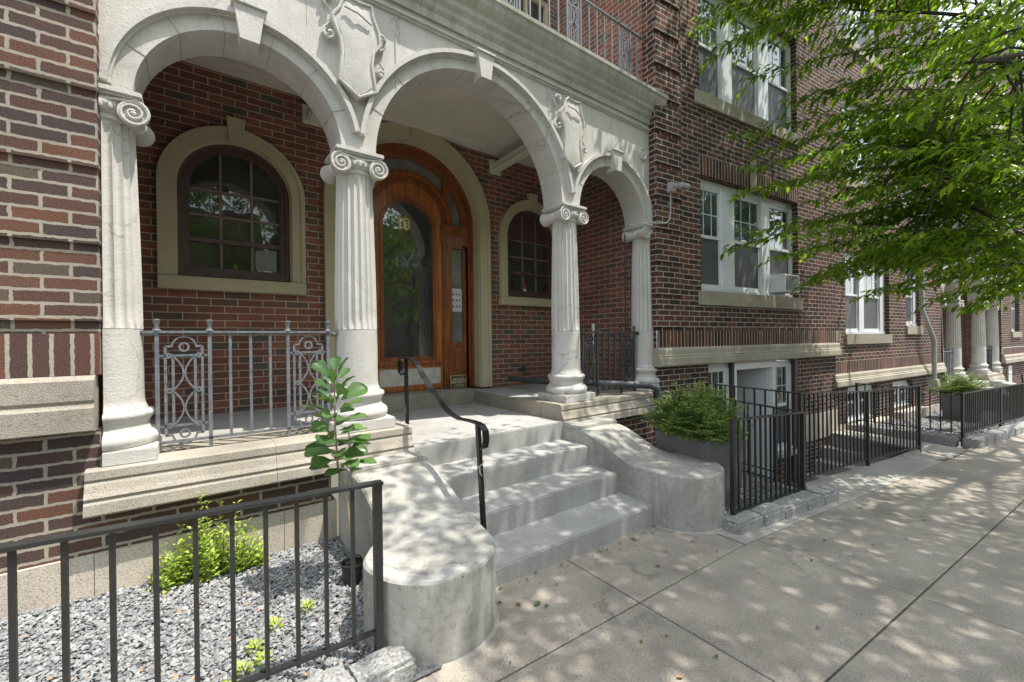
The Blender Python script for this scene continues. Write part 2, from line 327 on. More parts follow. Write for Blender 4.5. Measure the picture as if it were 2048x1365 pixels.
    def plate(s, outer, holes, y0, y1, back=True):
        # polygon in XZ with holes, front at y0, back at y1
        bm = bmesh.new()
        for lp in [outer]+holes:
            vs = [bm.verts.new((x, 0, z)) for x, z in lp]
            for i in range(len(vs)): bm.edges.new((vs[i], vs[(i+1) % len(vs)]))
        bmesh.ops.triangle_fill(bm, use_beauty=True, use_dissolve=False, edges=bm.edges[:], normal=(0, -1, 0))
        for f in bm.faces:
            p = [(v.co.x, v.co.z) for v in f.verts]
            a = (p[1][0]-p[0][0])*(p[2][1]-p[0][1])-(p[1][1]-p[0][1])*(p[2][0]-p[0][0])
            if a < 0: p = p[::-1]
            s.quad([(x, y0, z) for x, z in p], uv=[(x, z) for x, z in p])
            if back: s.quad([(x, y1, z) for x, z in p[::-1]], uv=[(x, z) for x, z in p[::-1]])
        bm.free()
        for lp in [outer]+holes:
            n = len(lp); u = 0
            for i in range(n):
                (xa, za), (xb, zb) = lp[i], lp[(i+1) % n]
                s.quad([(xa, y0, za), (xb, y0, zb), (xb, y1, zb), (xa, y1, za)], smooth=False)
    def build(s, name, mat, parent=None, inv=None):
        me = bpy.data.meshes.new(name)
        vv = s.v if s.T is None else [tuple(s.T(p)) for p in s.v]
        me.from_pydata(vv, [], s.f)
        if s.uv:
            ul = me.uv_layers.new(name='UVMap')
            ul.data.foreach_set('uv', np.array(s.uv, dtype=np.float32).ravel())
        me.polygons.foreach_set('use_smooth', s.sm)
        me.materials.append(M[mat] if isinstance(mat, str) else mat); me.update()
        if any(s.sm): me.set_sharp_from_angle(angle=math.radians(40))
        o = bpy.data.objects.new(name, me); C.objects.link(o)
        if parent is not None: adopt(o, parent)
        return o
def wm(o):
    m = Matrix.LocRotScale(o.location, o.rotation_euler, o.scale)
    return m if o.parent is None else wm(o.parent) @ o.matrix_parent_inverse @ m
def adopt(o, parent): o.parent = parent; o.matrix_parent_inverse = wm(parent).inverted()
def tag(o, label=None, cat=None, group=None, kind=None):
    if label: o['label'] = label
    if cat: o['category'] = cat
    if group: o['group'] = group
    if kind: o['kind'] = kind
    return o
def thing(name, loc, label, cat, group=None, rz=0):
    o = bpy.data.objects.new(name, None); C.objects.link(o); o.location = loc; o.rotation_euler = (0, 0, rz)
    o.empty_display_size = .2
    return tag(o, label, cat, group)
def copy_tree(o, parent=None, skip=()):
    c = o.copy(); C.objects.link(c)
    if parent is not None: c.parent = parent; c.matrix_parent_inverse = o.matrix_parent_inverse.copy()
    for ch in list(o.children):
        if ch.name.split('.')[0] not in skip: copy_tree(ch, c, skip)
    return c
def place(c, D):   # move a copied thing by the rigid transform D
    mm = D @ Matrix.LocRotScale(c.location, c.rotation_euler, c.scale)
    c.location = mm.to_translation(); c.rotation_euler = mm.to_euler()
def raw_mesh(name, verts, faces, mat, parent=None, v=None, smooth=False):
    me = bpy.data.meshes.new(name); verts = np.asarray(verts, dtype=np.float32); faces = np.asarray(faces, dtype=np.int32)
    k = faces.shape[1]
    me.vertices.add(len(verts)); me.vertices.foreach_set('co', verts.ravel())
    me.loops.add(faces.size); me.loops.foreach_set('vertex_index', faces.ravel())
    me.polygons.add(len(faces)); me.polygons.foreach_set('loop_start', np.arange(0, faces.size, k, dtype=np.int32))
    me.update(calc_edges=True); me.validate()
    if v is not None:
        at = me.attributes.new('v', 'FLOAT', 'POINT'); at.data.foreach_set('value', np.asarray(v, dtype=np.float32))
    me.polygons.foreach_set('use_smooth', [smooth]*len(me.polygons))
    me.materials.append(M[mat]); o = bpy.data.objects.new(name, me); C.objects.link(o)
    if parent is not None: adopt(o, parent)
    return o
def leaves_mesh(name, P, D, U, L, Wd, mat, parent=None, vlo=0, vhi=1, droop=.15):
    """P base points, D length directions, U normals; one folded pointed leaf each (8 triangles)"""
    P, D, U = map(lambda a: np.asarray(a, float), (P, D, U)); n = len(P)
    D /= np.linalg.norm(D, axis=1, keepdims=True)+1e-9; S = np.cross(D, U); S /= np.linalg.norm(S, axis=1, keepdims=True)+1e-9
    U = np.cross(S, D); L = np.broadcast_to(L, n)[:, None]; Wd = np.broadcast_to(Wd, n)[:, None]
    def pt(t, sd, up): return P+D*L*t+S*Wd*sd+U*(Wd*up)+np.array([0, 0, -1.])*L*droop*t*t
    vs = np.stack([pt(0, 0, 0), pt(.33, .5, .22), pt(.33, 0, 0), pt(.33, -.5, .22), pt(.68, .36, .18), pt(.68, 0, 0), pt(.68, -.36, .18), pt(1, 0, 0)], 1)
    F = np.array([[0, 2, 1], [0, 3, 2], [1, 2, 4], [2, 5, 4], [2, 3, 6], [2, 6, 5], [4, 5, 7], [5, 6, 7]])
    faces = (np.arange(n)[:, None, None]*8+F[None]).reshape(-1, 3)
    v = np.repeat(rng.uniform(vlo, vhi, n), 8)
    return raw_mesh(name, vs.reshape(-1, 3), faces, mat, parent, v)
# ================================================================ BUILDING (entrance block and right wing)
PX1, PX2, PX3, PX4, YC = -.40, .957, 3.125, 4.47, 3.24
ZF = .80            # porch floor
ARCH = [(.283, .555), (2.04, .955), (3.80, .555)]; ZS = 2.82
bld = thing('apartment_building', (2.0, 3.2, 0), 'brick apartment building with the white arcaded entrance porch at number 10', 'building')
XW0, XW1 = -.41, 4.475
def arch_poly(cx, r, z0, zs, n=40):
    return [(cx-r, z0)]+[(cx-r*math.cos(PI*i/n), zs+r*math.sin(PI*i/n)) for i in range(n+1)]+[(cx+r, z0)]
# left street wall with sunken courses
b = MB(); rows = []; z = 1.497; rc = [1.53+.4*k for k in range(22)]
for c in rc:
    b.box(-4, -.405, 3.04, 3.5, z, c-.0333); b.box(-4, -.409, 3.058, 3.5, c-.0333, c+.0333); z = c+.0333
b.box(-4, -.41, 3.05, 3.5, .36, 1.0); b.box(-.41, .72, 3.05, 3.5, .36, .58)
b.build('wall', 'brick_left', bld); b = MB(); b.box(3.3, 4.45, 3.06, 3.5, -.8, .60); b.build('wall', 'brick_wing', bld)
b = MB(); b.box(-4, -.407, 3.037, 3.3, 1.285, 1.497); b.build('soldier_course', 'soldier_left', bld)
b = MB(); b.sweep([(3.3, 1.285), (3.03, 1.283), (2.995, 1.26), (2.99, 1.16), (3.0, 1.145), (2.99, 1.13), (2.975, 1.12), (2.97, 1.01), (3.0, 1.0), (3.3, 1.0)], -4, -.425)
b.build('stone_belt', 'ledge', bld)
b = MB(); xs = [-4, -2.2, -1.55, -.95, -.44, -.02, .43, .75]
for i in range(len(xs)-1): b.box(xs[i]+.0015, xs[i+1]-.0015, 3.03, 3.3, -.3, .36)
b.build('foundation', 'found', bld)
b = MB(); b.box(-4, .75, 3.037, 3.29, -.3, .357); b.build('foundation_joint', 'dark', bld)
# ledges, porch floor, landing, sill
LP = [(3.6, .802), (3.015, .802), (2.992, .792), (2.988, .752), (2.998, .742), (2.985, .725), (2.972, .69), (2.955, .665), (2.962, .648), (2.95, .636), (2.942, .585), (2.95, .575), (3.3, .575)]
b = MB()
for x0, x1 in ((-.465, .384), (.386, 1.285)): b.sweep(LP, x0, x1)
b.build('stone_ledge', 'ledge', bld); b = MB()
for x0, x1 in ((2.815, 3.55), (3.552, 4.30)): b.sweep(LP, x0, x1)
b.build('stone_ledge', 'ledge', bld)
b = MB(); b.box(XW0, 1.282, 3.3, 4.72, .5, .8); b.build('porch_floor', 'conc', bld); b = MB(); b.box(2.818, XW1, 3.3, 4.72, .5, .8)
b.build('porch_floor', 'conc', bld)
b = MB(); b.box(1.285, 1.9, 4.57, 4.95, .6, .825, .008); b.box(1.905, 2.815, 4.57, 4.95, .6, .822, .008); b.box(2.8, 2.818, 3.3, 4.6, .6, .799); b.box(1.282, 1.3, 3.3, 4.6, .6, .799)
b.build('door_sill', 'ledge', bld)
# back wall with arched openings
WINS = [(.31, 2.85), (3.87, 2.85)]; DX = 2.095
holes = [arch_poly(cx, .46, 2.0, zs) for cx, zs in WINS]+[arch_poly(DX, .9, .803, 2.94)]
b = MB(); b.plate([(XW0, .5), (XW1, .5), (XW1, 4.0), (XW0, 4.0)], holes, 4.70, 5.0, back=False)
b.box(XW1, XW1+.02, 3.2, 4.72, .5, 4.1); b.box(XW0-.02, XW0, 3.2, 4.72, .5, 4.1)
b.build('porch_wall', 'brick_porch', bld)
b = MB(); b.box(XW0-.6, 4.6, 5.01, 5.1, .3, 4.0); b.build('sky_blocker', 'trimdark', bld)
# upper walls behind the balcony
b = MB(); b.plate([(XW0-1, 4.0), (XW1, 4.0), (XW1, 10.5), (XW0-1, 10.5)], [[(3.45, 5.0), (4.3, 5.0), (4.3, 6.5), (3.45, 6.5)]], 4.70, 5.0, back=False)
b.box(4.45, 4.47, 3.2, 4.72, 4.1, 10.5)
b.build('upper_wall', 'brick_porch', bld)
b = MB()
for x0, x1, z0, z1 in ((3.45, 3.52, 5, 6.5), (4.23, 4.3, 5, 6.5), (3.52, 4.23, 6.42, 6.5), (3.52, 4.23, 5.7, 5.77), (3.52, 4.23, 5, 5.07), (3.85, 3.89, 5.77, 6.42)): b.box(x0, x1, 4.74, 4.8, z0, z1)
wf = b.build('window', 'surround', bld); b = MB(); b.box(3.5, 4.25, 4.79, 4.8, 5.02, 6.45); b.build('pane', 'glass', wf)
# window surrounds and windows in the porch
def porch_window(cx, zs, panel):
    b = MB(); y = 4.655
    b.arc(cx, zs, .455, .575, y, 4.71, 0, PI); b.arc(cx, zs, .44, .47, y+.03, 4.8, 0, PI); b.arc(cx, zs, .535, .575, y-.012, y, 0, PI)
    for sx in (-1, 1):
        x0, x1 = sorted((cx+sx*.455, cx+sx*.575)); b.box(x0, x1, y, 4.71, 2.035, zs)
        x0, x1 = sorted((cx+sx*.535, cx+sx*.575)); b.box(x0, x1, y-.012, y, 2.035, zs)
        x0, x1 = sorted((cx+sx*.44, cx+sx*.47)); b.box(x0, x1, y+.03, 4.8, 2.03, zs)
    b.box(cx-.578, cx+.578, y-.016, 4.8, 1.915, 2.032, .006)
    b.v, n0 = b.v, 0
    b.quad([(cx-.055, y-.03, zs+.44), (cx+.055, y-.03, zs+.44), (cx+.075, y-.03, zs+.665), (cx-.075, y-.03, zs+.665)])
    for q in ([(-.055, .44), (-.075, .665)], [(-.075, .665), (.075, .665)], [(.075, .665), (.055, .44)], [(.055, .44), (-.055, .44)]):
        (xa, za), (xb, zb) = q; b.quad([(cx+xa, y-.03, zs+za), (cx+xb, y-.03, zs+zb), (cx+xb, 4.71, zs+zb), (cx+xa, 4.71, zs+za)])
    b.build('window_surround', 'surround', bld)
    b = MB(); yf = 4.735
    b.arc(cx, zs, .405, .44, yf-.02, yf+.06); b.arc(cx, zs, .37, .41, yf, yf+.06); b.arc(cx, zs, .355, .372, yf+.012, yf+.05)
    for sx in (-1, 1):
        for r0, r1, dy in ((.405, .44, -.02), (.37, .41, 0), (.355, .372, .012)):
            x0, x1 = sorted((cx+sx*r0, cx+sx*r1)); b.box(x0, x1, yf+dy, yf+.06, 2.05, zs)
    b.box(cx-.43, cx+.43, yf-.03, yf+.06, 2.04, 2.085, .006); b.box(cx-.37, cx+.37, yf+.005, yf+.05, 2.085, 2.13)
    b.box(cx-.37, cx+.37, yf-.006, yf+.05, 2.36, 2.4)
    fr = b.build('window', 'brown', bld)
    b = MB()
    for x in (cx-.123, cx+.123): b.box(x-.011, x+.011, yf+.012, yf+.045, 2.13, zs+.34)
    for z in (2.61, 2.84): b.box(cx-.36, cx+.36, yf+.015, yf+.045, z-.011, z+.011)
    b.build('muntin', 'muntin', fr)
    b = MB(); b.plate(arch_poly(cx, .36, 2.1, zs), [], yf+.03, yf+.035); b.build('pane', 'glass', fr)
    if panel:
        b = MB(); b.plate(arch_poly(cx, .355, 2.86, 2.861), [], yf+.018, yf+.028); b.build('arch_panel', 'brownp', fr)
    return fr
porch_window(WINS[0][0], WINS[0][1], False); porch_window(WINS[1][0], WINS[1][1], True)
# sheet of paper behind the lower right pane (left window)
b = MB(); b.quad([(.46, 4.764, 2.14), (.64, 4.764, 2.14), (.64, 4.764, 2.35), (.46, 4.764, 2.33)]); o = b.build('paper_sheet', 'papr'); tag(o, 'pale paper sheet behind the lowest right pane of the brown arched porch window', 'paper')
# door surround
b = MB(); y = 4.65
b.arc(DX, 2.94, .875, 1.03, y, 4.71); b.arc(DX, 2.94, .865, .9, y+.03, 4.9); b.arc(DX, 2.94, .985, 1.03, y-.012, y)
for sx in (-1, 1):
    for r0, r1, ya, yb in ((.875, 1.03, y, 4.71), (.985, 1.03, y-.012, y), (.865, .9, y+.03, 4.9)):
        x0, x1 = sorted((DX+sx*r0, DX+sx*r1)); b.box(x0, x1, ya, yb, .825, 2.94)
for q in ([(-.06, .86), (.06, .86), (.085, 1.12), (-.085, 1.12)],):
    b.quad([(DX+x, y-.035, 2.94+z) for x, z in q])
    for i in range(4):
        (xa, za), (xb, zb) = q[i], q[(i+1) % 4]; b.quad([(DX+xa, y-.035, 2.94+za), (DX+xb, y-.035, 2.94+zb), (DX+xb, 4.71, 2.94+zb), (DX+xa, 4.71, 2.94+za)])
b.build('door_surround', 'surround', bld)
# wooden door assembly
YD = 4.88
b = MB()   # outer casing: ring band, posts, spandrel wood with fanlight holes
b.arc(DX, 2.94, .83, .868, YD-.07, YD+.05); b.arc(DX, 2.94, .80, .835, YD-.045, YD+.05); b.arc(DX, 2.94, .715, .805, YD-.02, YD+.05)
for sx in (-1, 1):
    for r0, r1, dy in ((.83, .868, -.07), (.80, .835, -.045), (.775, .805, -.02)):
        x0, x1 = sorted((DX+sx*r0, DX+sx*r1)); b.box(x0, x1, YD+dy, YD+.05, .825, 2.94)
b.arc(DX, 2.94, .50, .555, YD-.035, YD+.05); b.arc(DX, 2.94, .53, .565, YD-.05, YD+.03); b.arc(DX, 2.94, .425, .505, YD-.012, YD+.05)
for sx in (-1, 1):
    x0, x1 = sorted((DX+sx*.43, DX+sx*.56)); b.box(x0, x1, YD-.035, YD+.05, .825, 2.70)      # post beside the leaf
    x0, x1 = sorted((DX+sx*.425, DX+sx*.565)); b.box(x0, x1, YD-.055, YD+.05, .825, 1.06, .006)
    x0, x1 = sorted((DX+sx*.415, DX+sx*.80)); b.box(x0, x1, YD-.06, YD+.05, 2.86, 2.93, .006); b.box(x0, x1, YD-.045, YD+.05, 2.80, 2.86); b.box(x0, x1, YD-.03, YD+.05, 2.68, 2.80)
    x0, x1 = sorted((DX+sx*.555, DX+sx*.78)); b.box(x0, x1, YD-.01, YD+.05, .825, 1.38)       # panel under the sidelight
    x0, x1 = sorted((DX+sx*.565, DX+sx*.77)); b.box(x0, x1, YD-.03, YD+.05, 1.35, 1.41, .006); b.box(x0, x1, YD-.02, YD+.05, 2.64, 2.68)
    x0, x1 = sorted((DX+sx*.735, DX+sx*.80)); b.box(x0, x1, YD-.02, YD+.05, .825, 2.9)
    x0, x1 = sorted((DX+sx*.45, DX+sx*.53)); b.box(x0, x1, YD-.03, YD+.05, 3.2, 3.58)         # fanlight mullion
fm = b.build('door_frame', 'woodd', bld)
b = MB(); b.arc(DX, 2.94, .51, .55, YD-.043, YD-.03, n=90, smooth=False)
for i in range(60):
    a = PI*(i+.5)/60; b.arc(DX, 2.94, .508, .526, YD-.05, YD-.03, a-.012, a+.012, n=1, smooth=False)
for sx in (-1, 1):
    for i in range(14):
        x = DX+sx*(.57+i*.015); b.box(x-.004, x+.004, YD-.066, YD-.03, 2.815, 2.85)
b.build('dentil_strip', 'wood', fm)
b = MB(); b.arc(DX, 2.94, .5, .76, YD+.02, YD+.03)
for sx in (-1, 1):
    x0, x1 = sorted((DX+sx*.56, DX+sx*.745)); b.box(x0, x1, YD+.02, YD+.03, 1.4, 2.66)
b.build('sidelight_pane', 'glassl', fm)
LZ = 2.81; LR = .335; LO = .43
door = None
b = MB(); outer = arch_poly(DX, LO, .83, 2.94); hole = arch_poly(DX-.025, LR, 1.24, LZ)
b.plate([(x, z) for x, z in outer], [hole], YD-.01, YD+.04)
door = b.build('door', 'wood', bld)
b = MB(); cx = DX-.025
b.arc(cx, LZ, LR-.02, LR+.022, YD-.03, YD+.02)
for sx in (-1, 1):
    x0, x1 = sorted((cx+sx*(LR-.02), cx+sx*(LR+.022))); b.box(x0, x1, YD-.03, YD+.02, 1.22, LZ)
b.box(cx-LR-.022, cx+LR+.022, YD-.03, YD+.02, 1.2, 1.245)
b.box(DX-LO+.01, DX+LO-.01, YD-.02, YD, 1.13, 1.165, .004)
b.build('glazing_bead', 'woodd', door)
b = MB(); b.plate(arch_poly(cx, LR, 1.235, LZ), [], YD+.012, YD+.018); b.build('pane', 'glassd', door)
b = MB(); b.box(DX-.40, DX+.39, YD-.016, YD-.008, .9, 1.1); b.build('kick_plate', 'alu', door)
# sign and texts
def text_mesh(txt, size, depth=.002, bold=0.):
    cu = bpy.data.curves.new('lettering', 'FONT'); cu.body = txt; cu.size = size; cu.extrude = depth; cu.offset = bold; cu.align_x = 'CENTER'; cu.align_y = 'CENTER'
    o = bpy.data.objects.new('lettering', cu); C.objects.link(o); dg = bpy.context.evaluated_depsgraph_get(); dg.update()
    me = bpy.data.meshes.new_from_object(o.evaluated_get(dg)); bpy.data.objects.remove(o); return me
def put_text(txt, size, loc, mat, parent, sx=1., bold=0., rx=PI/2, depth=.002, rz=0):
    me = text_mesh(txt, size, depth, bold); me.transform(Matrix.Translation(loc) @ Matrix.Rotation(rz, 4, 'Z') @ Matrix.Rotation(rx, 4, 'X') @ Matrix.Diagonal((sx, 1, 1, 1)))
    me.materials.clear(); me.materials.append(M[mat]); o = bpy.data.objects.new('lettering', me); C.objects.link(o); adopt(o, parent); return o
b = MB(); zt = 2.865; x0 = 2.035; k = .82
b.box(x0-.08, x0-.055, YD+.002, YD+.007, zt-.075, zt+.075)
b.arc(x0+.02, zt+.036, .019, .042, YD+.002, YD+.007, 0, PI, 20); b.arc(x0+.02, zt-.036, .019, .042, YD+.002, YD+.007, PI, 2*PI, 20)
b.box(x0-.022, x0+.001, YD+.002, YD+.007, zt-.036, zt+.036); b.box(x0+.039, x0+.062, YD+.002, YD+.007, zt-.036, zt+.036)
b.build('house_number', 'brass', door)
sg = thing('warning_sign', (2.66, 4.74, .83), 'small black and gold private property sign propped on the door sill', 'sign')
b = MB(); b.box(2.56, 2.78, 4.735, 4.745, .835, .995, .003); b.build('backing_plate', 'signgold', sg)
b = MB(); b.box(2.567, 2.773, 4.732, 4.7345, .842, .988); b.build('black_face', 'signblack', sg)
put_text('PRIVATE', .046, (2.67, 4.730, .94), 'signgold', sg, 1.0, .0012); put_text('PROPERTY', .046, (2.67, 4.730, .903), 'signgold', sg, .95, .0012)
put_text('NO TRESPASSING', .02, (2.67, 4.730, .868), 'signgold', sg, 1.0, .0004)
b = MB(); b.tube([(2.60, 4.73, .972), (2.63, 4.73, .977), (2.65, 4.73, .97), (2.67, 4.73, .978), (2.69, 4.73, .97), (2.71, 4.73, .977), (2.74, 4.73, .972)], .002, 5)
b.box(2.573, 2.767, 4.7305, 4.732, .849, .851); b.build('scroll_ornament', 'signgold', sg)
# mailbox panel seen through the sidelight
b = MB(); b.box(2.67, 2.82, YD+.008, YD+.018, 1.82, 2.12)
mb = b.build('mailbox_panel', 'whited'); tag(mb, 'white mailbox panel seen through the narrow window right of the door', 'mailbox')
b = MB()
for i in range(3):
    for j in range(3): b.box(2.685+.045*i, 2.7+.045*i, YD+.004, YD+.008, 1.87+.08*j, 1.9+.08*j)
b.build('name_slot', 'iron_dark', mb)
# figurine behind the right porch window
fg = thing('figurine', (3.78, 4.75, 2.13), 'little red capped figurine standing inside the right arched porch window', 'figurine')
b = MB(); b.lathe((3.78, 4.752, 2.13), [(0, 0), (.025, 0), (.027, .02), (.02, .035), (0, .036)], 12); b.build('base', 'white', fg)
b = MB(); b.lathe((3.78, 4.752, 2.165), [(.02, 0), (.019, .04), (.011, .08), (.002, .115), (0, .116)], 12); b.build('cap', 'red', fg)
# ceiling
b = MB(); b.box(XW0, XW1, 3.4, 4.72, 3.97, 4.1); b.box(XW0, XW1, 4.58, 4.70, 3.93, 3.972); b.box(XW0, XW1, 4.50, 4.585, 3.945, 3.972)
for x in (.95, 3.13): b.box(x-.1, x+.1, 3.4, 4.5, 3.94, 3.972)
b.build('ceiling', 'ceil', bld)
for x in (.97, 3.25):
    b = MB(); b.bar((x, 4.70, 3.76), (x, 3.40, 3.76), .075, .12); b.bar((x, 4.70, 3.79), (x, 3.40, 3.79), .11, .02); b.bar((x, 4.70, 3.72), (x, 3.40, 3.72), .11, .02)
    tb = b.build('tie_beam', 'ceil', bld); b = MB(); b.box(x-.09, x+.09, 4.683, 4.699, 3.67, 3.86, .003)
    for dx in (-.07, .07):
        for dz in (-.07, .07): b.box(x+dx-.01, x+dx+.01, 4.672, 4.684, 3.765+dz-.01, 3.765+dz+.01)
    b.build('end_plate', 'ceil', tb)
# arcade wall
poly = [(XW0, 4.16), (XW0, ZS)]
for cx, r in ARCH: poly += [(cx-r*math.cos(PI*i/48), ZS+r*math.sin(PI*i/48)) for i in range(49)]
poly += [(XW1, ZS), (XW1, 4.16)]
b = MB(); b.plate(poly[::-1], [], 3.13, 3.42); arc = b.build('arcade', 'paint', bld)
b = MB()
lims = [(math.radians(11.6), PI-.0), (math.radians(6.7), PI-math.radians(6.7)), (0., PI-math.radians(11.6))]
for (cx, r), (a0, a1) in zip(ARCH, lims):
    if cx < 1: a1 = PI-math.radians(3)
    if cx > 3: a0 = math.radians(3)
    b.arc(cx, ZS, r+.10, r+.132, 3.085-(.003 if r > .8 else 0), 3.14, a0, a1, 60); b.arc(cx, ZS, r+.088, r+.102, 3.108, 3.14, a0, a1, 60)
b.build('archivolt', 'paint', arc)
for cx, r in ARCH:
    zt = ZS+r; w0, w1 = .052, .085
    b = MB(); pts = [(-w0, -.06), (w0, -.06), (w1, .165), (-w1, .165)]
    b.quad([(cx+x, 3.06, zt+z) for x, z in pts])
    for i in range(4):
        (xa, za), (xb, zb) = pts[i], pts[(i+1) % 4]; b.quad([(cx+xb, 3.06, zt+zb), (cx+xa, 3.06, zt+za), (cx+xa, 3.2, zt+za), (cx+xb, 3.2, zt+zb)])
    b.box(cx-w1-.012, cx+w1+.012, 3.045, 3.15, zt+.15, zt+.172, .004); b.build('keystone', 'paint', arc)
b = MB()
for (cx, r), na in zip(ARCH, (7, 9, 7)):
    for i in range(1, na):
        a = PI*i/na
        if abs(a-PI/2) < .16: continue
        d = Vector((math.cos(a), 0, math.sin(a))); c0 = Vector((cx, 3.1285, ZS)); b.bar(c0+d*(r+.001), c0+d*(r+.088), .0035, .003, Vector((0, 1, 0)))
        b.bar(Vector((cx, 3.14, ZS))+d*(r-.0005), Vector((cx, 3.41, ZS))+d*(r-.0005), .0035, .003, d)
for x, z0, z1 in ((.62, 3.6, 3.94), (1.28, 3.74, 3.94), (2.8, 3.75, 3.94), (3.45, 3.55, 3.94), (-.12, 3.55, 3.94)): b.box(x-.0015, x+.0015, 3.1285, 3.131, z0, z1)
b.build('mortar_joint', 'joint', arc)
b = MB(); b.box(XW0, 1.05, 3.105, 3.13, 3.955, 3.985, .004) if False else None
b.box(XW0, XW1, 3.112, 3.135, 3.95, 3.965, .003); b.box(XW0, XW1, 3.098, 3.135, 3.965, 3.985, .004)
for x in (.95, 1.25, 2.83, 3.42): b.box(x-.004, x+.004, 3.122, 3.135, 3.4 if x in(1.25, 2.83) else 3.985, 3.95 if x in (1.25, 2.83) else 4.05)
b.build('string_course', 'paint', arc)
b = MB(); b.lathe((4.33, 3.13, 3.66), [(.075, 0), (.075, -.012), (.055, -.022), (.045, -.012), (.03, -.018), (0, -.02)], 28, 'y')
for i in range(10):
    a = 2*PI*i/10; b.lathe((4.33+.062*math.cos(a), 3.118, 3.66+.062*math.sin(a)), [(0, -.012), (.013, -.008), (.015, 0)], 8, 'y')
b.build('rosette', 'paint', arc)
def shield(cx, cz):
    out = [(-.10, .31), (-.06, .345), (.02, .33), (.11, .345), (.12, .28), (.165, .17), (.175, .08), (.125, .0), (.11, -.1), (.125, -.2), (.14, -.29), (.01, -.37), (-.13, -.28), (-.115, -.18), (-.105, -.08), (-.12, .02), (-.165, .12), (-.17, .17), (-.12, .24)]
    b = MB(); b.plate([(cx+x, cz+z) for x, z in out], [], 3.075, 3.14, back=False)
    pts = [(cx+x*.96, 3.072, cz+z*.97) for x, z in out]; pts.append(pts[0]); b.tube(pts, .011, 6, caps=False)
    # bulging face
    P = []
    for j in range(9):
        t = j/8; zz = -.33+.62*t; row = []
        wl = np.interp(zz, [-.33, -.28, -.1, .02, .12, .24, .31], [.04, .11, .085, .095, .14, .1, .08])
        for i in range(9):
            u = -1+2*i/8; row.append((cx+u*wl, 3.073-.016*(1-u*u)*math.sin(PI*min(1, max(0, t)))**.6-.004*math.sin(i*2.1+j*3), cz+zz))
        P.append(row)
    b.grid(P, 9, 9)
    b.tube([(cx-.09, 3.05, cz+.235), (cx, 3.035, cz+.215), (cx+.1, 3.05, cz+.18)], .008, 6)
    for sx, sz, d in ((-1, .03, 1), (1, -.12, 1), (-1, .30, -1), (1, .14, -1)):
        c0 = (cx+sx*.18, cz+sz); sp = []
        for k in range(22):
            a = k/21*3.6*PI*.55; rr = .034*(1-k/26); sp.append((c0[0]+sx*rr*math.cos(a), 3.095-.02*k/21, c0[1]-d*rr*math.sin(a)))
        b.tube(sp, .012, 7, r1=.009); b.lathe((c0[0], 3.115, c0[1]), [(.02, .02), (.016, -.01), (0, -.018)], 10, 'y')
        b.tube([(c0[0]+sx*.034, 3.11, c0[1]), (c0[0]+sx*.03, 3.11, c0[1]+d*.05), (c0[0]-sx*.01, 3.105, c0[1]+d*.09)], .013, 7, r1=.007)
    b.build('shield_ornament', 'paint', arc)
shield(.94, 3.55); shield(3.10, 3.55)
# cornice and balcony slab
CP = [(3.5, 4.04), (3.11, 4.04), (3.108, 4.10), (3.08, 4.13), (3.075, 4.165), (3.045, 4.19), (3.04, 4.225), (3.015, 4.25), (2.985, 4.29), (2.975, 4.33), (2.955, 4.34), (2.952, 4.372), (2.965, 4.384), (3.5, 4.40)]
b = MB(); xs = [XW0, .62, 1.45, 2.28, 3.12, 3.95, 4.62]
for i in range(len(xs)-1): b.sweep(CP, xs[i]+.0015, xs[i+1]-.0015)
b.build('cornice', 'cornice', bld)
b = MB(); b.box(XW0, 4.46, 3.48, 4.72, 4.12, 4.385); b.build('balcony_floor', 'cornice', bld)
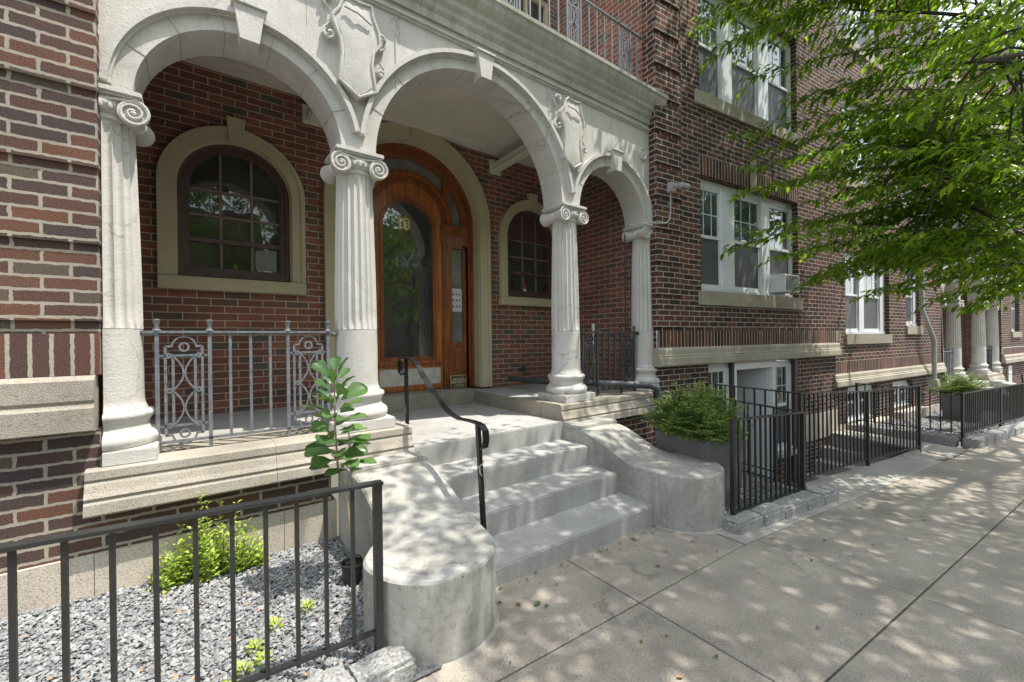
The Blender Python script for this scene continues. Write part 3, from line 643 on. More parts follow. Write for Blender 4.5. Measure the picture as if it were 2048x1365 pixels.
# columns
def clipx(o, x, keep_right):
    bm = bmesh.new(); bm.from_mesh(o.data)
    bmesh.ops.bisect_plane(bm, geom=bm.verts[:]+bm.edges[:]+bm.faces[:], plane_co=(x, 0, 0), plane_no=(1, 0, 0), clear_inner=keep_right, clear_outer=not keep_right)
    bm.to_mesh(o.data); bm.free()
def column(cx, cy, part=None):
    b = MB(); z0 = ZF; seg = 40
    b.lathe((cx, cy, z0), [(.152, .335), (.150, .42), (.150, .6), (.148, .725)], seg)
    col = b.build('column', 'paint', bld)
    b = MB(); b.box(cx-.215, cx+.215, cy-.215, cy+.215, z0, z0+.078, .006)
    base = [(.2, .078), (.212, .09), (.219, .108), (.219, .125), (.211, .145), (.196, .157), (.186, .16), (.178, .175), (.173, .195), (.176, .21), (.184, .222), (.186, .228), (.194, .236), (.197, .249), (.194, .262), (.185, .27), (.168, .274), (.166, .284), (.158, .3), (.153, .318), (.152, .336)]
    b.lathe((cx, cy, z0), base, seg); b.build('column_base', 'paint', col)
    b = MB(); nf = 20; per = 6; n = nf*per; P = []; H0, H1 = .727, 1.86
    for j in range(17):
        t = j/16; z = H0+(H1-H0)*t; r = .149-.023*(t**1.5); e = 1.
        if t < .03: e = 0. if j == 0 else .8
        dep = .017*(min(1, (t)*40) if t < .025 else min(1, (1-t)*22+.05))
        row = []
        for i in range(n):
            ph = (i % per)/per; sc = max(0, math.sin(PI*min(1, max(0, (ph-.12)/.88))))**.55
            row.append((cx+(r-dep*sc)*math.cos(2*PI*i/n), cy+(r-dep*sc)*math.sin(2*PI*i/n), z0+z))
        P.append(row)
    b.grid(P, n, 17, True, True); b.build('fluted_shaft', 'paint', col)
    b = MB(); zc = z0+1.905        # volute centre height
    b.lathe((cx, cy, z0), [(.126, 1.855), (.134, 1.86), (.136, 1.872), (.128, 1.88), (.126, 1.885), (.14, 1.90), (.155, 1.925), (.158, 1.945), (.15, 1.96), (.12, 1.965)], seg)
    for i in range(24):
        a = 2*PI*i/24; b.lathe((cx+.15*math.cos(a), cy+.15*math.sin(a), z0+1.925), [(0, -.022), (.009, -.016), (.013, 0), (.009, .016), (0, .02)], 6)
    b.box(cx-.135, cx+.135, cy-.142, cy+.142, z0+1.945, z0+1.985)
    b.box(cx-.158, cx+.158, cy-.158, cy+.158, z0+1.978, z0+1.992, .003); b.box(cx-.17, cx+.17, cy-.17, cy+.17, z0+1.99, z0+2.02, .005)
    for sx in (-1, 1):
        vx = cx+sx*.132
        b.lathe((vx, cy, zc), [(0, -.150), (.052, -.150), (.056, -.158), (.066, -.158), (.068, -.148), (.067, -.13), (.058, -.1), (.045, -.05), (.040, 0), (.045, .05), (.058, .1), (.067, .13), (.068, .148), (.066, .158), (.056, .158), (.052, .15), (0, .15)], 28, 'y')
        for q in (-.012, .0, .012): b.lathe((vx, cy+q, zc), [(.038, -.005), (.046, 0), (.038, .005)], 20, 'y')
        for fy in (-1, 1):
            sp = []
            for k in range(46):
                a = k/45*2*PI*2.1; rr = .060*(1-k/45)+.012
                sp.append((vx+sx*rr*math.sin(a), cy+fy*(.155+.004*k/45), zc+rr*math.cos(a)))
            b.tube(sp, .0085, 6, r1=.006); b.lathe((vx, cy+fy*.15, zc), [(0, fy*.016), (.012, fy*.012), (.015, 0)] if fy > 0 else [(.015, 0), (.012, -.012), (0, -.016)], 10, 'y')
            b.tube([(vx, cy+fy*.155, zc+.062), (vx-sx*.06, cy+fy*.152, zc+.058), (cx, cy+fy*.15, zc+.045)], .008, 6)
    b.build('capital', 'paint', col)
    for o in [col]+list(col.children):
        if cx < 0: clipx(o, -.404, True)
        if cx > 4.4: clipx(o, 4.473, False)
    return col
for x in (PX1, PX2, PX3, PX4): column(x, YC)
# ================================================================ RIGHT WING (s along the street, q into the building)
def wall_grid(b, s0, s1, z0, z1, ops, q=0., dep=.14):
    ss = sorted({s0, s1}|{v for o in ops for v in o[:2] if s0 < v < s1}); zz = sorted({z0, z1}|{v for o in ops for v in o[2:] if z0 < v < z1})
    for i in range(len(ss)-1):
        for j in range(len(zz)-1):
            cs, cz = (ss[i]+ss[i+1])/2, (zz[j]+zz[j+1])/2
            if any(o[0] < cs < o[1] and o[2] < cz < o[3] for o in ops): continue
            b.quad([(ss[i], q, zz[j]), (ss[i+1], q, zz[j]), (ss[i+1], q, zz[j+1]), (ss[i], q, zz[j+1])])
    for a, c, d, e in ops:
        for p in ([(a, q, d), (a, q+dep, d), (a, q+dep, e), (a, q, e)], [(c, q, d), (c, q, e), (c, q+dep, e), (c, q+dep, d)], [(a, q, e), (a, q+dep, e), (c, q+dep, e), (c, q, e)], [(a, q, d), (c, q, d), (c, q+dep, d), (a, q+dep, d)]): b.quad(p)
OPU = [(.86, 3.32, 2.05, 3.58), (.86, 3.32, 4.66, 6.2), (.86, 3.32, 7.3, 8.8)]
OPB = [(.97, 3.27, -1.2, 1.09)]
OPF = [(5.03, 6.97, 1.46, 3.0), (7.86, 8.7, 1.63, 3.0), (4.98, 6.7, 4.33, 5.85), (7.66, 8.62, 4.33, 5.85), (4.74, 6.6, 6.9, 8.4), (8.0, 8.95, 7.0, 8.4)]
OPFB = [(5.08, 6.36, -.2, .49), (7.1, 8.2, -.12, .47)]
b = MB(TW); wall_grid(b, 0, 4.56, 1.53, 10.5, OPU); wall_grid(b, 0, .97, -1.3, 1.09, []); wall_grid(b, 3.27, 4.56, -1.3, 1.09, [])
b.quad([(3.27, 0, -1.3), (3.27, .4, -1.3), (3.27, .4, 1.09), (3.27, 0, 1.09)]); b.quad([(2.6, .06, -1.3), (3.27, .06, -1.3), (3.27, .06, -.36), (2.6, .06, -.36)])
b.quad([(0, 0, -1.3), (0, .5, -1.3), (0, .5, 10.5), (0, 0, 10.5)]); b.quad([(4.56, 0, -1.3), (4.56, .1, -1.3), (4.56, .1, 10.5), (4.56, 0, 10.5)])
z = 1.57; k = 0     # quoined pier beside the porch
zc0 = 1.53+.0333
while z < 9:
    b.box(0.001, .46, -.022, .01, z, z+.3335); z += .4
wall_grid(b, 4.56, 10.05, .96, 10.5, OPF, .03); wall_grid(b, 4.56, 10.05, -1.3, .53, OPFB, .03)
b.quad([(10.05, .03, -1.3), (10.05, .5, -1.3), (10.05, .5, 10.5), (10.05, .03, 10.5)])
b.build('wall', 'brick_wing', bld)
def soldier(s0, s1, z0, z1, q):
    b = MB(TW); b.quad([(s0, q, z0), (s1, q, z0), (s1, q, z1), (s0, q, z1)], uv=[(s0, .05), (s1, .05), (s1, .35), (s0, .35)]); b.quad([(s0, q, z1), (s1, q, z1), (s1, q+.03, z1), (s0, q+.03, z1)]); b.build('soldier_course', 'soldier_wing', bld)
soldier(0, 4.56, 1.32, 1.53, -.004); soldier(.84, 3.34, 3.58, 3.83, -.004); soldier(.84, 3.34, 6.2, 6.42, -.004); soldier(4.56, 10.05, .76, .96, .026); soldier(5.0, 7.0, 3.0, 3.2, .026); soldier(4.96, 6.72, 5.85, 6.05, .026)
def belt(b, s0, s1, z0, z1, q):
    h = z1-z0; pr = [(q+.1, z1), (q-.03, z1-.004), (q-.045, z1-.03*h/.23), (q-.048, z0+.62*h), (q-.06, z0+.55*h), (q-.055, z0+.5*h), (q-.075, z0+.44*h), (q-.08, z0+.02), (q-.07, z0), (q+.1, z0)]
    b.sweep(pr, s0, s1)
b = MB(TW)
for a, c in ((-.02, 1.1), (1.103, 2.4), (2.403, 3.7), (3.703, 4.62)): belt(b, a, c, 1.09, 1.32, 0)
b.build('stone_belt', 'stonebelt', bld); b = MB(TW)
for a, c in ((4.5, 5.6), (5.603, 7.2), (7.203, 8.8), (8.803, 10.08)): belt(b, a, c, .53, .76, .03)
b.build('stone_belt', 'stonebelt', bld)
for s0, s1, z0, z1, q in ((.80, 3.38, 1.865, 2.05, 0), (.76, 3.38, 4.48, 4.66, 0), (.8, 3.38, 7.12, 7.3, 0), (4.99, 7.01, 1.275, 1.46, .03), (7.82, 8.74, 1.45, 1.63, .03), (4.94, 6.76, 4.14, 4.33, .03), (7.6, 8.68, 4.14, 4.33, .03), (4.7, 6.64, 6.72, 6.9, .03), (7.96, 9.0, 6.82, 7.0, .03)):
    b = MB(TW); b.box(s0, s1, q-.035, q+.13, z0, z1, .006); b.build('window_sill', 'stonebelt', bld)
for bx in ((4.57, 4.76, -.002, .05, 1.335, 1.53), (2.0, 2.14, -.02, .1, 3.56, 4.02), (2.0, 2.14, -.02, .1, 6.18, 6.64)):
    b = MB(TW); b.box(*bx, .004); b.build('accent_stone', 'stonebelt', bld)
b = MB(TW); b.box(3.275, 4.575, -.014, .1, -.28, .15, .004); b.box(4.58, 5.07, .016, .2, -.5, -.16); b.box(5.07, 9.9, .016, .2, -.5, -.21); b.box(5.0, 6.5, -.18, .016, -.42, -.17, .01); b.box(6.98, 8.35, -.18, .016, -.42, -.13, .01)
b.build('foundation', 'found', bld)
def sash_bank(sashes, s0, s1, z0, z1, zm, q, gl='glassb', cols=3, rows=2, head=.09):
    """white frame with several double-hung sashes"""
    b = MB(TW); qf = q+.09
    b.box(s0, s1, qf, qf+.08, z1-head, z1, .006); b.box(s0, s1, qf-.03, qf+.08, z0, z0+.05, .006); b.box(s0, s0+.03, qf, qf+.08, z0, z1); b.box(s1-.03, s1, qf, qf+.08, z0, z1)
    prev = s0
    for a, c in sashes+[(s1, s1)]:
        if a-prev > .03: b.box(prev+.001, a-.001, qf-.015, qf+.07, z0+.05, z1-head, .008)
        prev = c
    fr = b.build('window', 'white', bld)
    for a, c in sashes:
        b = MB(TW)
        b.box(a, c, qf+.0, qf+.05, z0+.05, z0+.11, .004); b.box(a, c, qf+.0, qf+.055, zm-.025, zm+.02, .004); b.box(a, c, qf+.01, qf+.05, z1-head-.05, z1-head)
        for x in (a, c-.035): b.box(x, x+.035, qf+.012, qf+.05, z0+.11, zm-.02); b.box(x, x+.035, qf+.02, qf+.05, zm+.02, z1-head-.05)
        for i in range(1, cols):
            x = a+(c-a)*i/cols; b.box(x-.007, x+.007, qf+.026, qf+.04, zm+.02, z1-head-.05)
        for i in range(1, rows):
            z = zm+(z1-head-.05-zm)*i/rows; b.box(a+.03, c-.03, qf+.027, qf+.039, z-.007, z+.007)
        b.build('sash', 'white', fr)
        b = MB(TW); b.box(a+.03, c-.03, qf+.03, qf+.035, zm, z1-head-.04); b.build('pane', gl, fr)
        b = MB(TW); b.box(a+.03, c-.03, qf+.022, qf+.026, z0+.1, zm); b.build('insect_screen', 'screen', fr)
    return fr
sash_bank([(.91, 1.43), (1.73, 2.41), (2.64, 3.27)], .87, 3.31, 2.052, 3.578, 2.81, 0)
sash_bank([(.91, 1.46), (1.71, 2.36), (2.64, 3.27)], .87, 3.31, 4.662, 6.198, 5.4, 0)
sash_bank([(.91, 1.46), (1.71, 2.36), (2.64, 3.27)], .87, 3.31, 7.302, 8.798, 8.05, 0)
sash_bank([(5.08, 5.78), (6.0, 6.74)], 5.04, 6.96, 1.462, 2.998, 2.21, .03)
sash_bank([(7.92, 8.52)], 7.87, 8.69, 1.632, 2.998, 2.3, .03, cols=2)
sash_bank([(5.02, 5.72), (5.92, 6.62)], 4.99, 6.69, 4.332, 5.848, 5.1, .03)
sash_bank([(7.72, 8.52)], 7.67, 8.61, 4.332, 5.848, 5.1, .03)
sash_bank([(4.8, 5.5), (5.8, 6.5)], 4.75, 6.59, 6.902, 8.398, 7.65, .03)
sash_bank([(8.06, 8.86)], 8.01, 8.94, 7.002, 8.398, 7.7, .03)
sash_bank([(5.13, 5.66), (5.76, 6.3)], 5.09, 6.35, -.19, .485, .18, .03, gl='glass', cols=1, rows=1)
sash_bank([(7.16, 7.62), (7.7, 8.14)], 7.12, 8.18, -.11, .465, .2, .03, gl='glass', cols=1, rows=1)
sash_bank([(1.03, 1.46)], .99, 1.5, .15, 1.085, .62, -.04, gl='glass', cols=3, rows=2, head=.07)
sash_bank([(2.67, 3.12)], 2.64, 3.17, -.35, 1.06, .37, -.03, gl='glass', cols=3, rows=2, head=.05)
b = MB(TW); b.box(.975, .99, .0, .2, -1.2, 1.085); b.box(1.5, 1.545, -.01, .2, -1.2, 1.088); b.box(3.17, 3.265, -.005, .2, -1.2, 1.088); b.box(2.6, 2.64, .01, .2, -1.2, 1.088); b.box(.99, 1.5, .05, .2, -1.2, .15)
b.build('dark_trim', 'trimdark', bld)
b = MB(TW); b.box(2.6, 3.2, -.05, .1, -.42, -.355, .006); b.build('window_sill', 'conc', bld)
# basement entrance: white frame, recessed lobby and door
b = MB(TW); b.box(1.545, 2.6, -.02, .04, .98, 1.087, .004); b.box(1.546, 1.6, -.018, .04, -1.1, .98, .004); b.box(2.5, 2.599, -.018, .04, -1.1, .98, .004)
b.box(2.46, 2.5, .04, .7, -1.1, .98); b.box(1.55, 1.6, .04, .7, -1.1, .98); b.box(1.6, 2.46, .7, .74, -1.1, 1.0); b.box(1.6, 2.46, .04, .7, .97, 1.0)
en = b.build('basement_entrance', 'whited', bld)
b = MB(TW)
b.box(1.62, 2.3, .60, .64, -1.08, .72, .006)
for z0, z1 in ((-1.0, -.35), (-.25, .25)):
    for a in (1.68, 2.0): b.box(a, a+.24, .59, .61, z0, z1, .008)
b.build('door', 'white', en)
b = MB(TW); b.box(1.62, 2.3, .6, .62, .74, .95); b.build('transom_pane', 'glass', en)
b = MB(TW)
b.lathe((1.8, .22, .86), [(.06, .1), (.12, .085), (.13, .075), (.10, -.035), (.07, -.045)], 4, smooth=False, a0=PI/4, a1=PI/4+2*PI)
ln = b.build('lamp', 'iron_dark', en); b = MB(TW); b.lathe((1.8, .22, .86), [(.118, .07), (.095, -.03), (0, -.035)], 4, smooth=False, a0=PI/4, a1=PI/4+2*PI); b.build('lamp_glass', 'lampglass', ln)
# air conditioner in the right sash
ac = thing('air_conditioner', tuple(W(2.87, 0, 2.1)), 'white window air conditioner sticking out of the first floor bank of windows', 'air conditioner', rz=WA)
b = MB(TW); b.box(2.66, 3.1, -.125, .14, 2.115, 2.385, .008); b.box(3.1, 3.26, .1, .12, 2.1, 2.38); b.box(2.645, 2.66, .08, .12, 2.1, 2.4)
b.build('casing', 'white', ac)
b = MB(TW); b.box(2.69, 3.07, -.131, -.126, 2.14, 2.36)
b.build('rear_grille', 'iron_dark', ac)
b = MB(TW)
for i in range(13): b.box(2.69, 3.07, -.135, -.131, 2.15+i*.016, 2.154+i*.016)
for i in range(9): b.box(2.654, 2.66, -.02, .06, 2.15+i*.022, 2.158+i*.022)
b.build('louvres', 'white', ac)
# pipes and small fittings
b = MB(); b.tube([(3.31, 4.5, .93), (3.35, 3.9, .93), (3.6, 3.25, .94), (3.95, 3.0, .915), (4.14, 2.93, .895), (4.2, 2.905, .875), (4.245, 2.89, .83), (4.25, 2.888, .75), (4.25, 2.888, -.1)], .036, 12)
dp = b.build('downpipe', 'pipe', None); tag(dp, 'weathered copper pipe crossing the porch ledge and bending down beside the yew', 'drainpipe')
b = MB()
for p0, p1, r in (((3.94, 3.004, .916), (3.97, 2.99, .913), .05), ((4.25, 2.888, .70), (4.25, 2.888, .74), .05), ((4.25, 2.888, .32), (4.25, 2.888, .36), .052)): b.tube([p0, p1], r, 12)
b.build('collar', 'pipe', dp)
b = MB(TW); b.tube([(8.5, -.03, 10), (8.5, -.05, 2.0), (8.52, -.08, 1.85), (8.88, -.12, 1.4), (8.92, -.13, 1.3), (8.92, -.13, .42)], .045, 10)
dp = b.build('downpipe', 'pipeg', None); tag(dp, 'grey downpipe with a kink on the brick wall before the far columns', 'drainpipe')
b = MB(TW); b.box(8.84, 9.0, -.2, -.05, .1, .43, .01); b.tube([(8.5, -.04, 2.02), (8.5, -.04, 2.07)], .055, 10); b.build('outlet_box', 'pipeg', dp)
b = MB(TW); b.tube([(-.02, -.11, 2.80), (.06, -.04, 2.82), (.14, -.04, 2.835), (.195, -.045, 2.88), (.215, -.045, 2.96), (.22, -.045, 3.22)], .009, 8)
b.tube([(-.45, .0, 2.74), (-.25, -.04, 2.78), (-.02, -.11, 2.80)], .009, 8)
cd = b.build('conduit', 'pipeg', bld)
b = MB(TW); b.box(.17, .27, -.1, -.022, 3.21, 3.33, .012); b.box(.19, .25, -.14, -.1, 3.26, 3.31, .01); b.lathe((.32, -.13, 3.30), [(0, -.03), (.03, -.028), (.034, 0), (.034, .12), (.028, .135), (0, .137)], 14, 'x'); b.build('sensor_lamp', 'pipeg', cd)
# slim rod beside the engaged column and small vent
b = MB(); b.tube([(4.24, 3.33, .82), (4.235, 3.33, 2.72)], .009, 6); b.build('slim_pipe', 'iron_dark', bld)
b = MB(); b.tube([(4.0, 3.65, .80), (4.0, 3.65, 1.56)], .008, 6); b.tube([(4.0, 3.65, 1.54), (4.0, 3.65, 1.63)], .02, 10); b.tube([(4.0, 3.65, 1.16), (4.05, 3.62, 1.16)], .02, 8)
o = b.build('vent_pipe', 'white', None); tag(o, 'thin white capped pipe standing behind the small right hand balustrade', 'pipe')
b = MB(); b.tube([(3.62, 4.69, 1.02), (3.62, 4.6, 1.02), (3.70, 4.58, 1.02)], .013, 8); b.tube([(3.60, 4.6, 1.05), (3.64, 4.6, 1.05)], .03, 8)
o = b.build('hose_tap', 'pipe', bld)
# ================================================================ IRON BALUSTRADES (portico frame)
def panel(b, xa, xb, y, z0):
    t = .014; h0, h1 = z0+.15, z0+.565; xm = (xa+xb)/2; wo = (xb-xa)*.5*.70; wi = wo*.60
    def seg(p, q, w=.014): b.bar((p[0], y, p[1]), (q[0], y, q[1]), w, .008, Vector((0, 1, 0)))
    for sx in (-1, 1):
        seg((xm+sx*wo, h0-.06), (xm+sx*wo, h1+.055)); seg((xm+sx*wi, h0), (xm+sx*wi, h1))
        for zz in (h0, (h0+h1)/2, h1):
            b.lathe((xm+sx*(wo+wi)/2, y, zz), [(.006, -.006), (.016, -.006), (.016, .006), (.006, .006)], 12, 'y')
            if zz != (h0+h1)/2: seg((xm+sx*wo, zz), (xm+sx*(xb-xa)/2, zz), .013)
    for s, zz in ((1, h1), (-1, h0)):
        seg((xm-wo, zz), (xm+wo, zz), .013)
        for sx in (-1, 1): seg((xm+sx*wo, zz+s*.055), (xm+sx*wo*.62, zz+s*.055), .013)
        pts = [(xm+wo*.66*math.cos(PI*i/14), y, zz+s*(.05+.062*math.sin(PI*i/14))) for i in range(15)]; b.ribbon(pts, .013, .009, (0, 1, 0))
        pts = [(xm+.022*math.cos(2*PI*i/16), y, zz+s*.05+.024*math.sin(2*PI*i/16)) for i in range(17)]; b.ribbon(pts, .012, .011, (0, 1, 0))
    hh = (h1-h0)/2
    for k in range(2):
        zc = h0+hh*(k+.5)
        for sx in (-1, 1):
            pts = []
            for i in range(13):
                a = -1+2*i/12; pts.append((xm+sx*wi*(a*a)*1.0+sx*.004, y, zc+a*hh/2))
            b.ribbon(pts, .013, .009, (0, 1, 0))
def balustrade(x0, x1, posts, bars, panels, y, z0, label, mat='iron', feet=True):
    t = thing('iron_balustrade', ((x0+x1)/2, y, z0), label, 'balustrade')
    b = MB(); b.bar((x0, y, z0+.705), (x1, y, z0+.705), .032, .014)
    b.tube([(x0, y, z0+.695), (x0+.09, y, z0+.695)], .012, 6); b.tube([(x1-.03, y, z0+.69), (x1, y, z0+.69)], .018, 6); b.build('top_rail', mat, t)
    b = MB(); b.bar((x0+.06, y, z0+.055), (x1-.04, y, z0+.055), .02, .014); b.build('bottom_rail', mat, t)
    for x in posts:
        b = MB(); b.bar((x, y, z0-.005), (x, y, z0+.70), .02); b.lathe((x, y, z0+.71), [(.022, 0), (.022, .006), (.013, .012), (.010, .03), (.014, .045), (.017, .058), (.019, .066), (.012, .07), (0, .071)], 10); b.build('post', mat, t)
    for x in bars:
        b = MB(); b.bar((x, y, z0+.05), (x, y, z0+.70), .016); b.build('bar', mat, t)
    for xa, xb in panels:
        b = MB(); panel(b, xa, xb, y, z0); b.build('ornamental_panel', mat, t)
    return t
bal1 = balustrade(-.27, .80, (-.19, .06, .49, .745), (.165, .275, .385), ((-.19, .06), (.49, .745)), 3.2, .805, 'grey iron balustrade with two ornate panels between the two left columns')
bal2 = balustrade(3.28, 4.3, (3.34, 3.57, 3.98, 4.22), (3.67, 3.77, 3.87), ((3.34, 3.57), (3.98, 4.22)), 3.2, .805, 'dark iron balustrade between the two right columns of the entrance porch', 'iron_dark')
def long_bal(label):
    posts, bars, pans = [], [], []
    for k in range(6):
        x = 3.95-k*.83; posts += [x, x+.2]; pans.append((x, x+.2)); bars += [x-.125*i for i in range(1, 5)]
    bars += [4.28]
    return balustrade(-.41, 4.44, posts, bars, pans, 3.16, 4.385, label, 'iron')
bal3 = long_bal('long iron balustrade with ornate panels above the cornice of the nearer arcade')
bal3.scale = (1, 1, 1)
# ================================================================ ENTRANCE STEPS
st = thing('entrance_steps', (2.05, 2.4, 0), 'pale concrete entrance steps with curling side walls leading to door 10', 'steps')
YS = [1.955, 2.295, 2.625, 2.965]; ZT = [.155, .315, .478, .645]
for i in range(4):
    b = MB(); y1 = 4.57 if i == 3 else YS[i+1]+.1
    b.bbox(1.27, 2.83, YS[i], y1, -.15, ZT[i], .008); b.build('step' if i < 3 else 'landing', 'conc', st)
def cheek(mx, name, cx, cy, r, zt):
    """side wall; mx maps the left cheek's X to its mirrored X"""
    xi = 1.288; xo = .775
    ys = [cy-r*math.cos(a) for a in np.linspace(0.02, PI/2, 16)]+list(np.linspace(cy+.03, 2.86, 26)); rows = []
    for y in ys:
        dy = min(1, abs(y-cy)/r); hw = r*math.sqrt(max(0, 1-dy*dy)) if y < cy+r else 0
        if y <= cy: a, c = cx-hw, cx+hw
        else:
            t = min(1, max(0, (y-cy)/.36)); e = t*t*(3-2*t); a = (cx-r)*(1-e)+xo*e; c = cx+r-(cx+r-xi)*min(1, t)
        tt = min(1, max(0, (y-2.12)/.62)); z = zt+(.60-zt)*(tt*tt*(3-2*tt)) - .01*max(0, (cy-y)/r)
        rows.append((y, a, c, z))
    b = MB(); nx = 9; P = []
    for y, a, c, z in rows:
        row = []
        for i in range(nx):
            u = i/(nx-1); x = a+(c-a)*u; ed = min(u, 1-u)*(c-a); zz = z+.006*math.sin(PI*u)
            if i in (0, nx-1): zz = z-.012
            row.append((mx(x), y, zz))
        row[1] = (mx(a+.012), y, z); row[-2] = (mx(c-.012), y, z); P.append(row)
    b.grid(P, nx, len(P), False, True)
    side = []
    left = [(mx(a), y, z-.012) for y, a, c, z in rows]; right = [(mx(c), y, z-.012) for y, a, c, z in rows]
    loop = left[::-1]+right
    Q = [[(x, y, z) for x, y, z in loop], [(x, y, -.15) for x, y, z in loop]]
    b.grid(Q, len(loop), 2, False, True)
    x0, x1 = sorted((mx(.76), mx(1.29))); 
    b.bbox(x0, x1, 2.74, 3.035, -.1, .632, .01)
    return b.build(name, 'trowel', st)
cheek(lambda x: x, 'side_wall', .90, 1.90, .318, .445); cheek(lambda x: 4.10-x, 'side_wall', .975, 1.94, .33, .42)
b = MB(); b.lathe((.90, 1.90, 0), [(.335, .062), (.319, .084)], 40); b.build('mortar_fillet', 'pave2', st); b = MB(); b.lathe((3.125, 1.94, 0), [(.348, -.015), (.331, .012)], 40); b.build('mortar_fillet', 'pave2', st)
hr = thing('handrail', (1.34, 2.6, .6), 'black curved flat bar handrail on the left of the entrance steps', 'handrail')
pts = [(3.29, 1.165), (3.345, 1.19), (3.35, 1.265), (3.30, 1.30), (3.223, 1.305), (3.14, 1.303), (3.049, 1.283), (2.99, 1.25), (2.934, 1.205), (2.86, 1.155), (2.793, 1.104), (2.71, 1.06), (2.639, 1.02), (2.56, .98), (2.496, .959), (2.43, .945), (2.364, .938), (2.29, .942), (2.21, .945), (2.15, .943), (2.10, .935), (2.068, .911), (2.06, .86), (2.075, .812), (2.10, .80)]
b = MB(); b.ribbon([(1.34, y, z) for y, z in pts], .042, .009, (1, 0, 0)); b.build('rail_bar', 'black', hr)
b = MB(); b.bar((1.34, 3.215, .64), (1.34, 3.225, 1.302), .03, .022); b.build('post', 'black', hr)
b = MB(); b.bar((1.34, 2.085, .15), (1.34, 2.15, .94), .03, .022); b.build('post', 'black', hr)
b = MB(); b.tube([(1.34+.02*math.cos(a), 2.13+.016*math.sin(a), .70+.012*math.cos(a)) for a in np.linspace(0, 2*PI, 14)], .0035, 5); b.tube([(1.325, 2.11, .69), (1.32, 2.10, .66), (1.335, 2.105, .64)], .0035, 5); b.build('wire_tie', 'alu', hr)
# ================================================================ FAR BUILDING: the same entrance block again, lower down the street
# rigid transform: portico frame -> wing frame, column two lands at s=11.4, q=.15, half a metre lower
pB = W(11.4, .15, -.5); Rz = Matrix.Rotation(WA, 4, 'Z'); D = Matrix.Translation(pB) @ Rz @ Matrix.Translation((-PX2, -YC, 0))
bb = bld.copy(); C.objects.link(bb); place(bb, D); bb['label'] = 'second brick apartment building down the street with pale columns half hidden by leaves'
skipn = {'wall', 'accent_stone', 'soldier_course', 'stone_belt', 'foundation', 'foundation_joint', 'window_sill', 'dark_trim', 'basement_entrance', 'conduit', 'slim_pipe', 'hose_tap', 'kick_plate'}
wing_windows = 0
for ch in list(bld.children):
    n = ch.name.split('.')[0]
    if n in skipn: continue
    if n == 'window':
        # only the porch windows and the balcony window are repeated
        xs = [v.co.x for v in ch.data.vertices]
        if max(xs) > 4.46: continue
    if n == 'column' and min(v.co.x for v in ch.data.vertices) < -.5: continue
    copy_tree(ch, bb)
ol = Rz
def TB(p): return D @ Vector(p)
b = MB(TB); b.box(4.5, 16, 3.06, 3.4, -.4, 1.0); wall_grid(b, 4.5, 16, 1.53, 11, [(5.6, 6.6, 2.0, 3.5), (5.6, 6.6, 4.7, 6.2), (8.5, 10.5, 2.0, 3.5)], 3.04)
b.quad([(4.49, 3.04, -.4), (4.49, 4.7, -.4), (4.49, 4.7, 11), (4.49, 3.04, 11)]); b.box(2.8, 4.5, 3.06, 3.4, -.4, .6); b.box(-.4, .7, 3.06, 3.4, -.4, .6); b.build('wall', 'brick_wing', bb)
b = MB(TB); b.quad([(4.5, 3.034, 1.30), (16, 3.034, 1.30), (16, 3.034, 1.51), (4.5, 3.034, 1.51)], uv=[(0, .05), (11.5, .05), (11.5, .35), (0, .35)]); b.build('soldier_course', 'soldier_wing', bb)
b = MB(TB); b.sweep([(3.3, 1.3), (3.0, 1.3), (2.98, 1.26), (2.98, 1.18), (2.96, 1.15), (2.955, 1.05), (3.3, 1.05)], 4.5, 16); b.box(5.55, 6.65, 3.0, 3.1, 1.82, 2.0); b.box(5.55, 6.65, 3.0, 3.1, 4.52, 4.7); b.box(8.4, 10.6, 3.0, 3.1, 1.82, 2.0); b.build('stone_belt', 'stonebelt', bb)
b = MB(TB)
for a, c, z0 in ((5.6, 6.6, 2.0), (5.6, 6.6, 4.7), (8.5, 10.5, 2.0)): b.box(a, c, 3.14, 3.2, z0, z0+1.5)
b.build('window', 'white', bb)
b = MB(TB)
for a, c, z0 in ((5.6, 6.6, 2.0), (5.6, 6.6, 4.7), (8.5, 10.5, 2.0)): b.box(a+.1, c-.1, 3.13, 3.139, z0+.1, z0+.72); b.box(a+.1, c-.1, 3.13, 3.139, z0+.78, z0+1.4)
b.build('pane', 'screen', bb)
b = MB(TB); b.box(5.1, 5.5, 3.02, 3.05, -.3, .95); b.build('basement_frame', 'whited', bb)
b = MB(TB); b.box(-.45, 4.6, 2.6, 4.7, 6.75, 7.05, .01); b.box(-.45, 4.6, 2.9, 4.7, 7.05, 8.2); b.build('upper_balcony', 'surround', bb)
lab = {0: 'dark iron balustrade between the wall and the first column of the farther building', 1: 'dark iron balustrade between the last two columns of the farther building', 2: 'iron balustrade above the arcade of the farther building behind the leaves'}
for i, o in enumerate((bal1, bal2, bal3)):
    c = copy_tree(o); place(c, D); c['label'] = lab[i]
    if i == 0:
        for ch in c.children: ch.data = ch.data
c = copy_tree(st); place(c, D); c['label'] = 'pale concrete steps with curling side walls of the farther entrance'
c = copy_tree(hr); place(c, D @ Matrix.Translation((0, 0, 0))); c['label'] = 'thin dark handrail at the steps of the farther entrance'
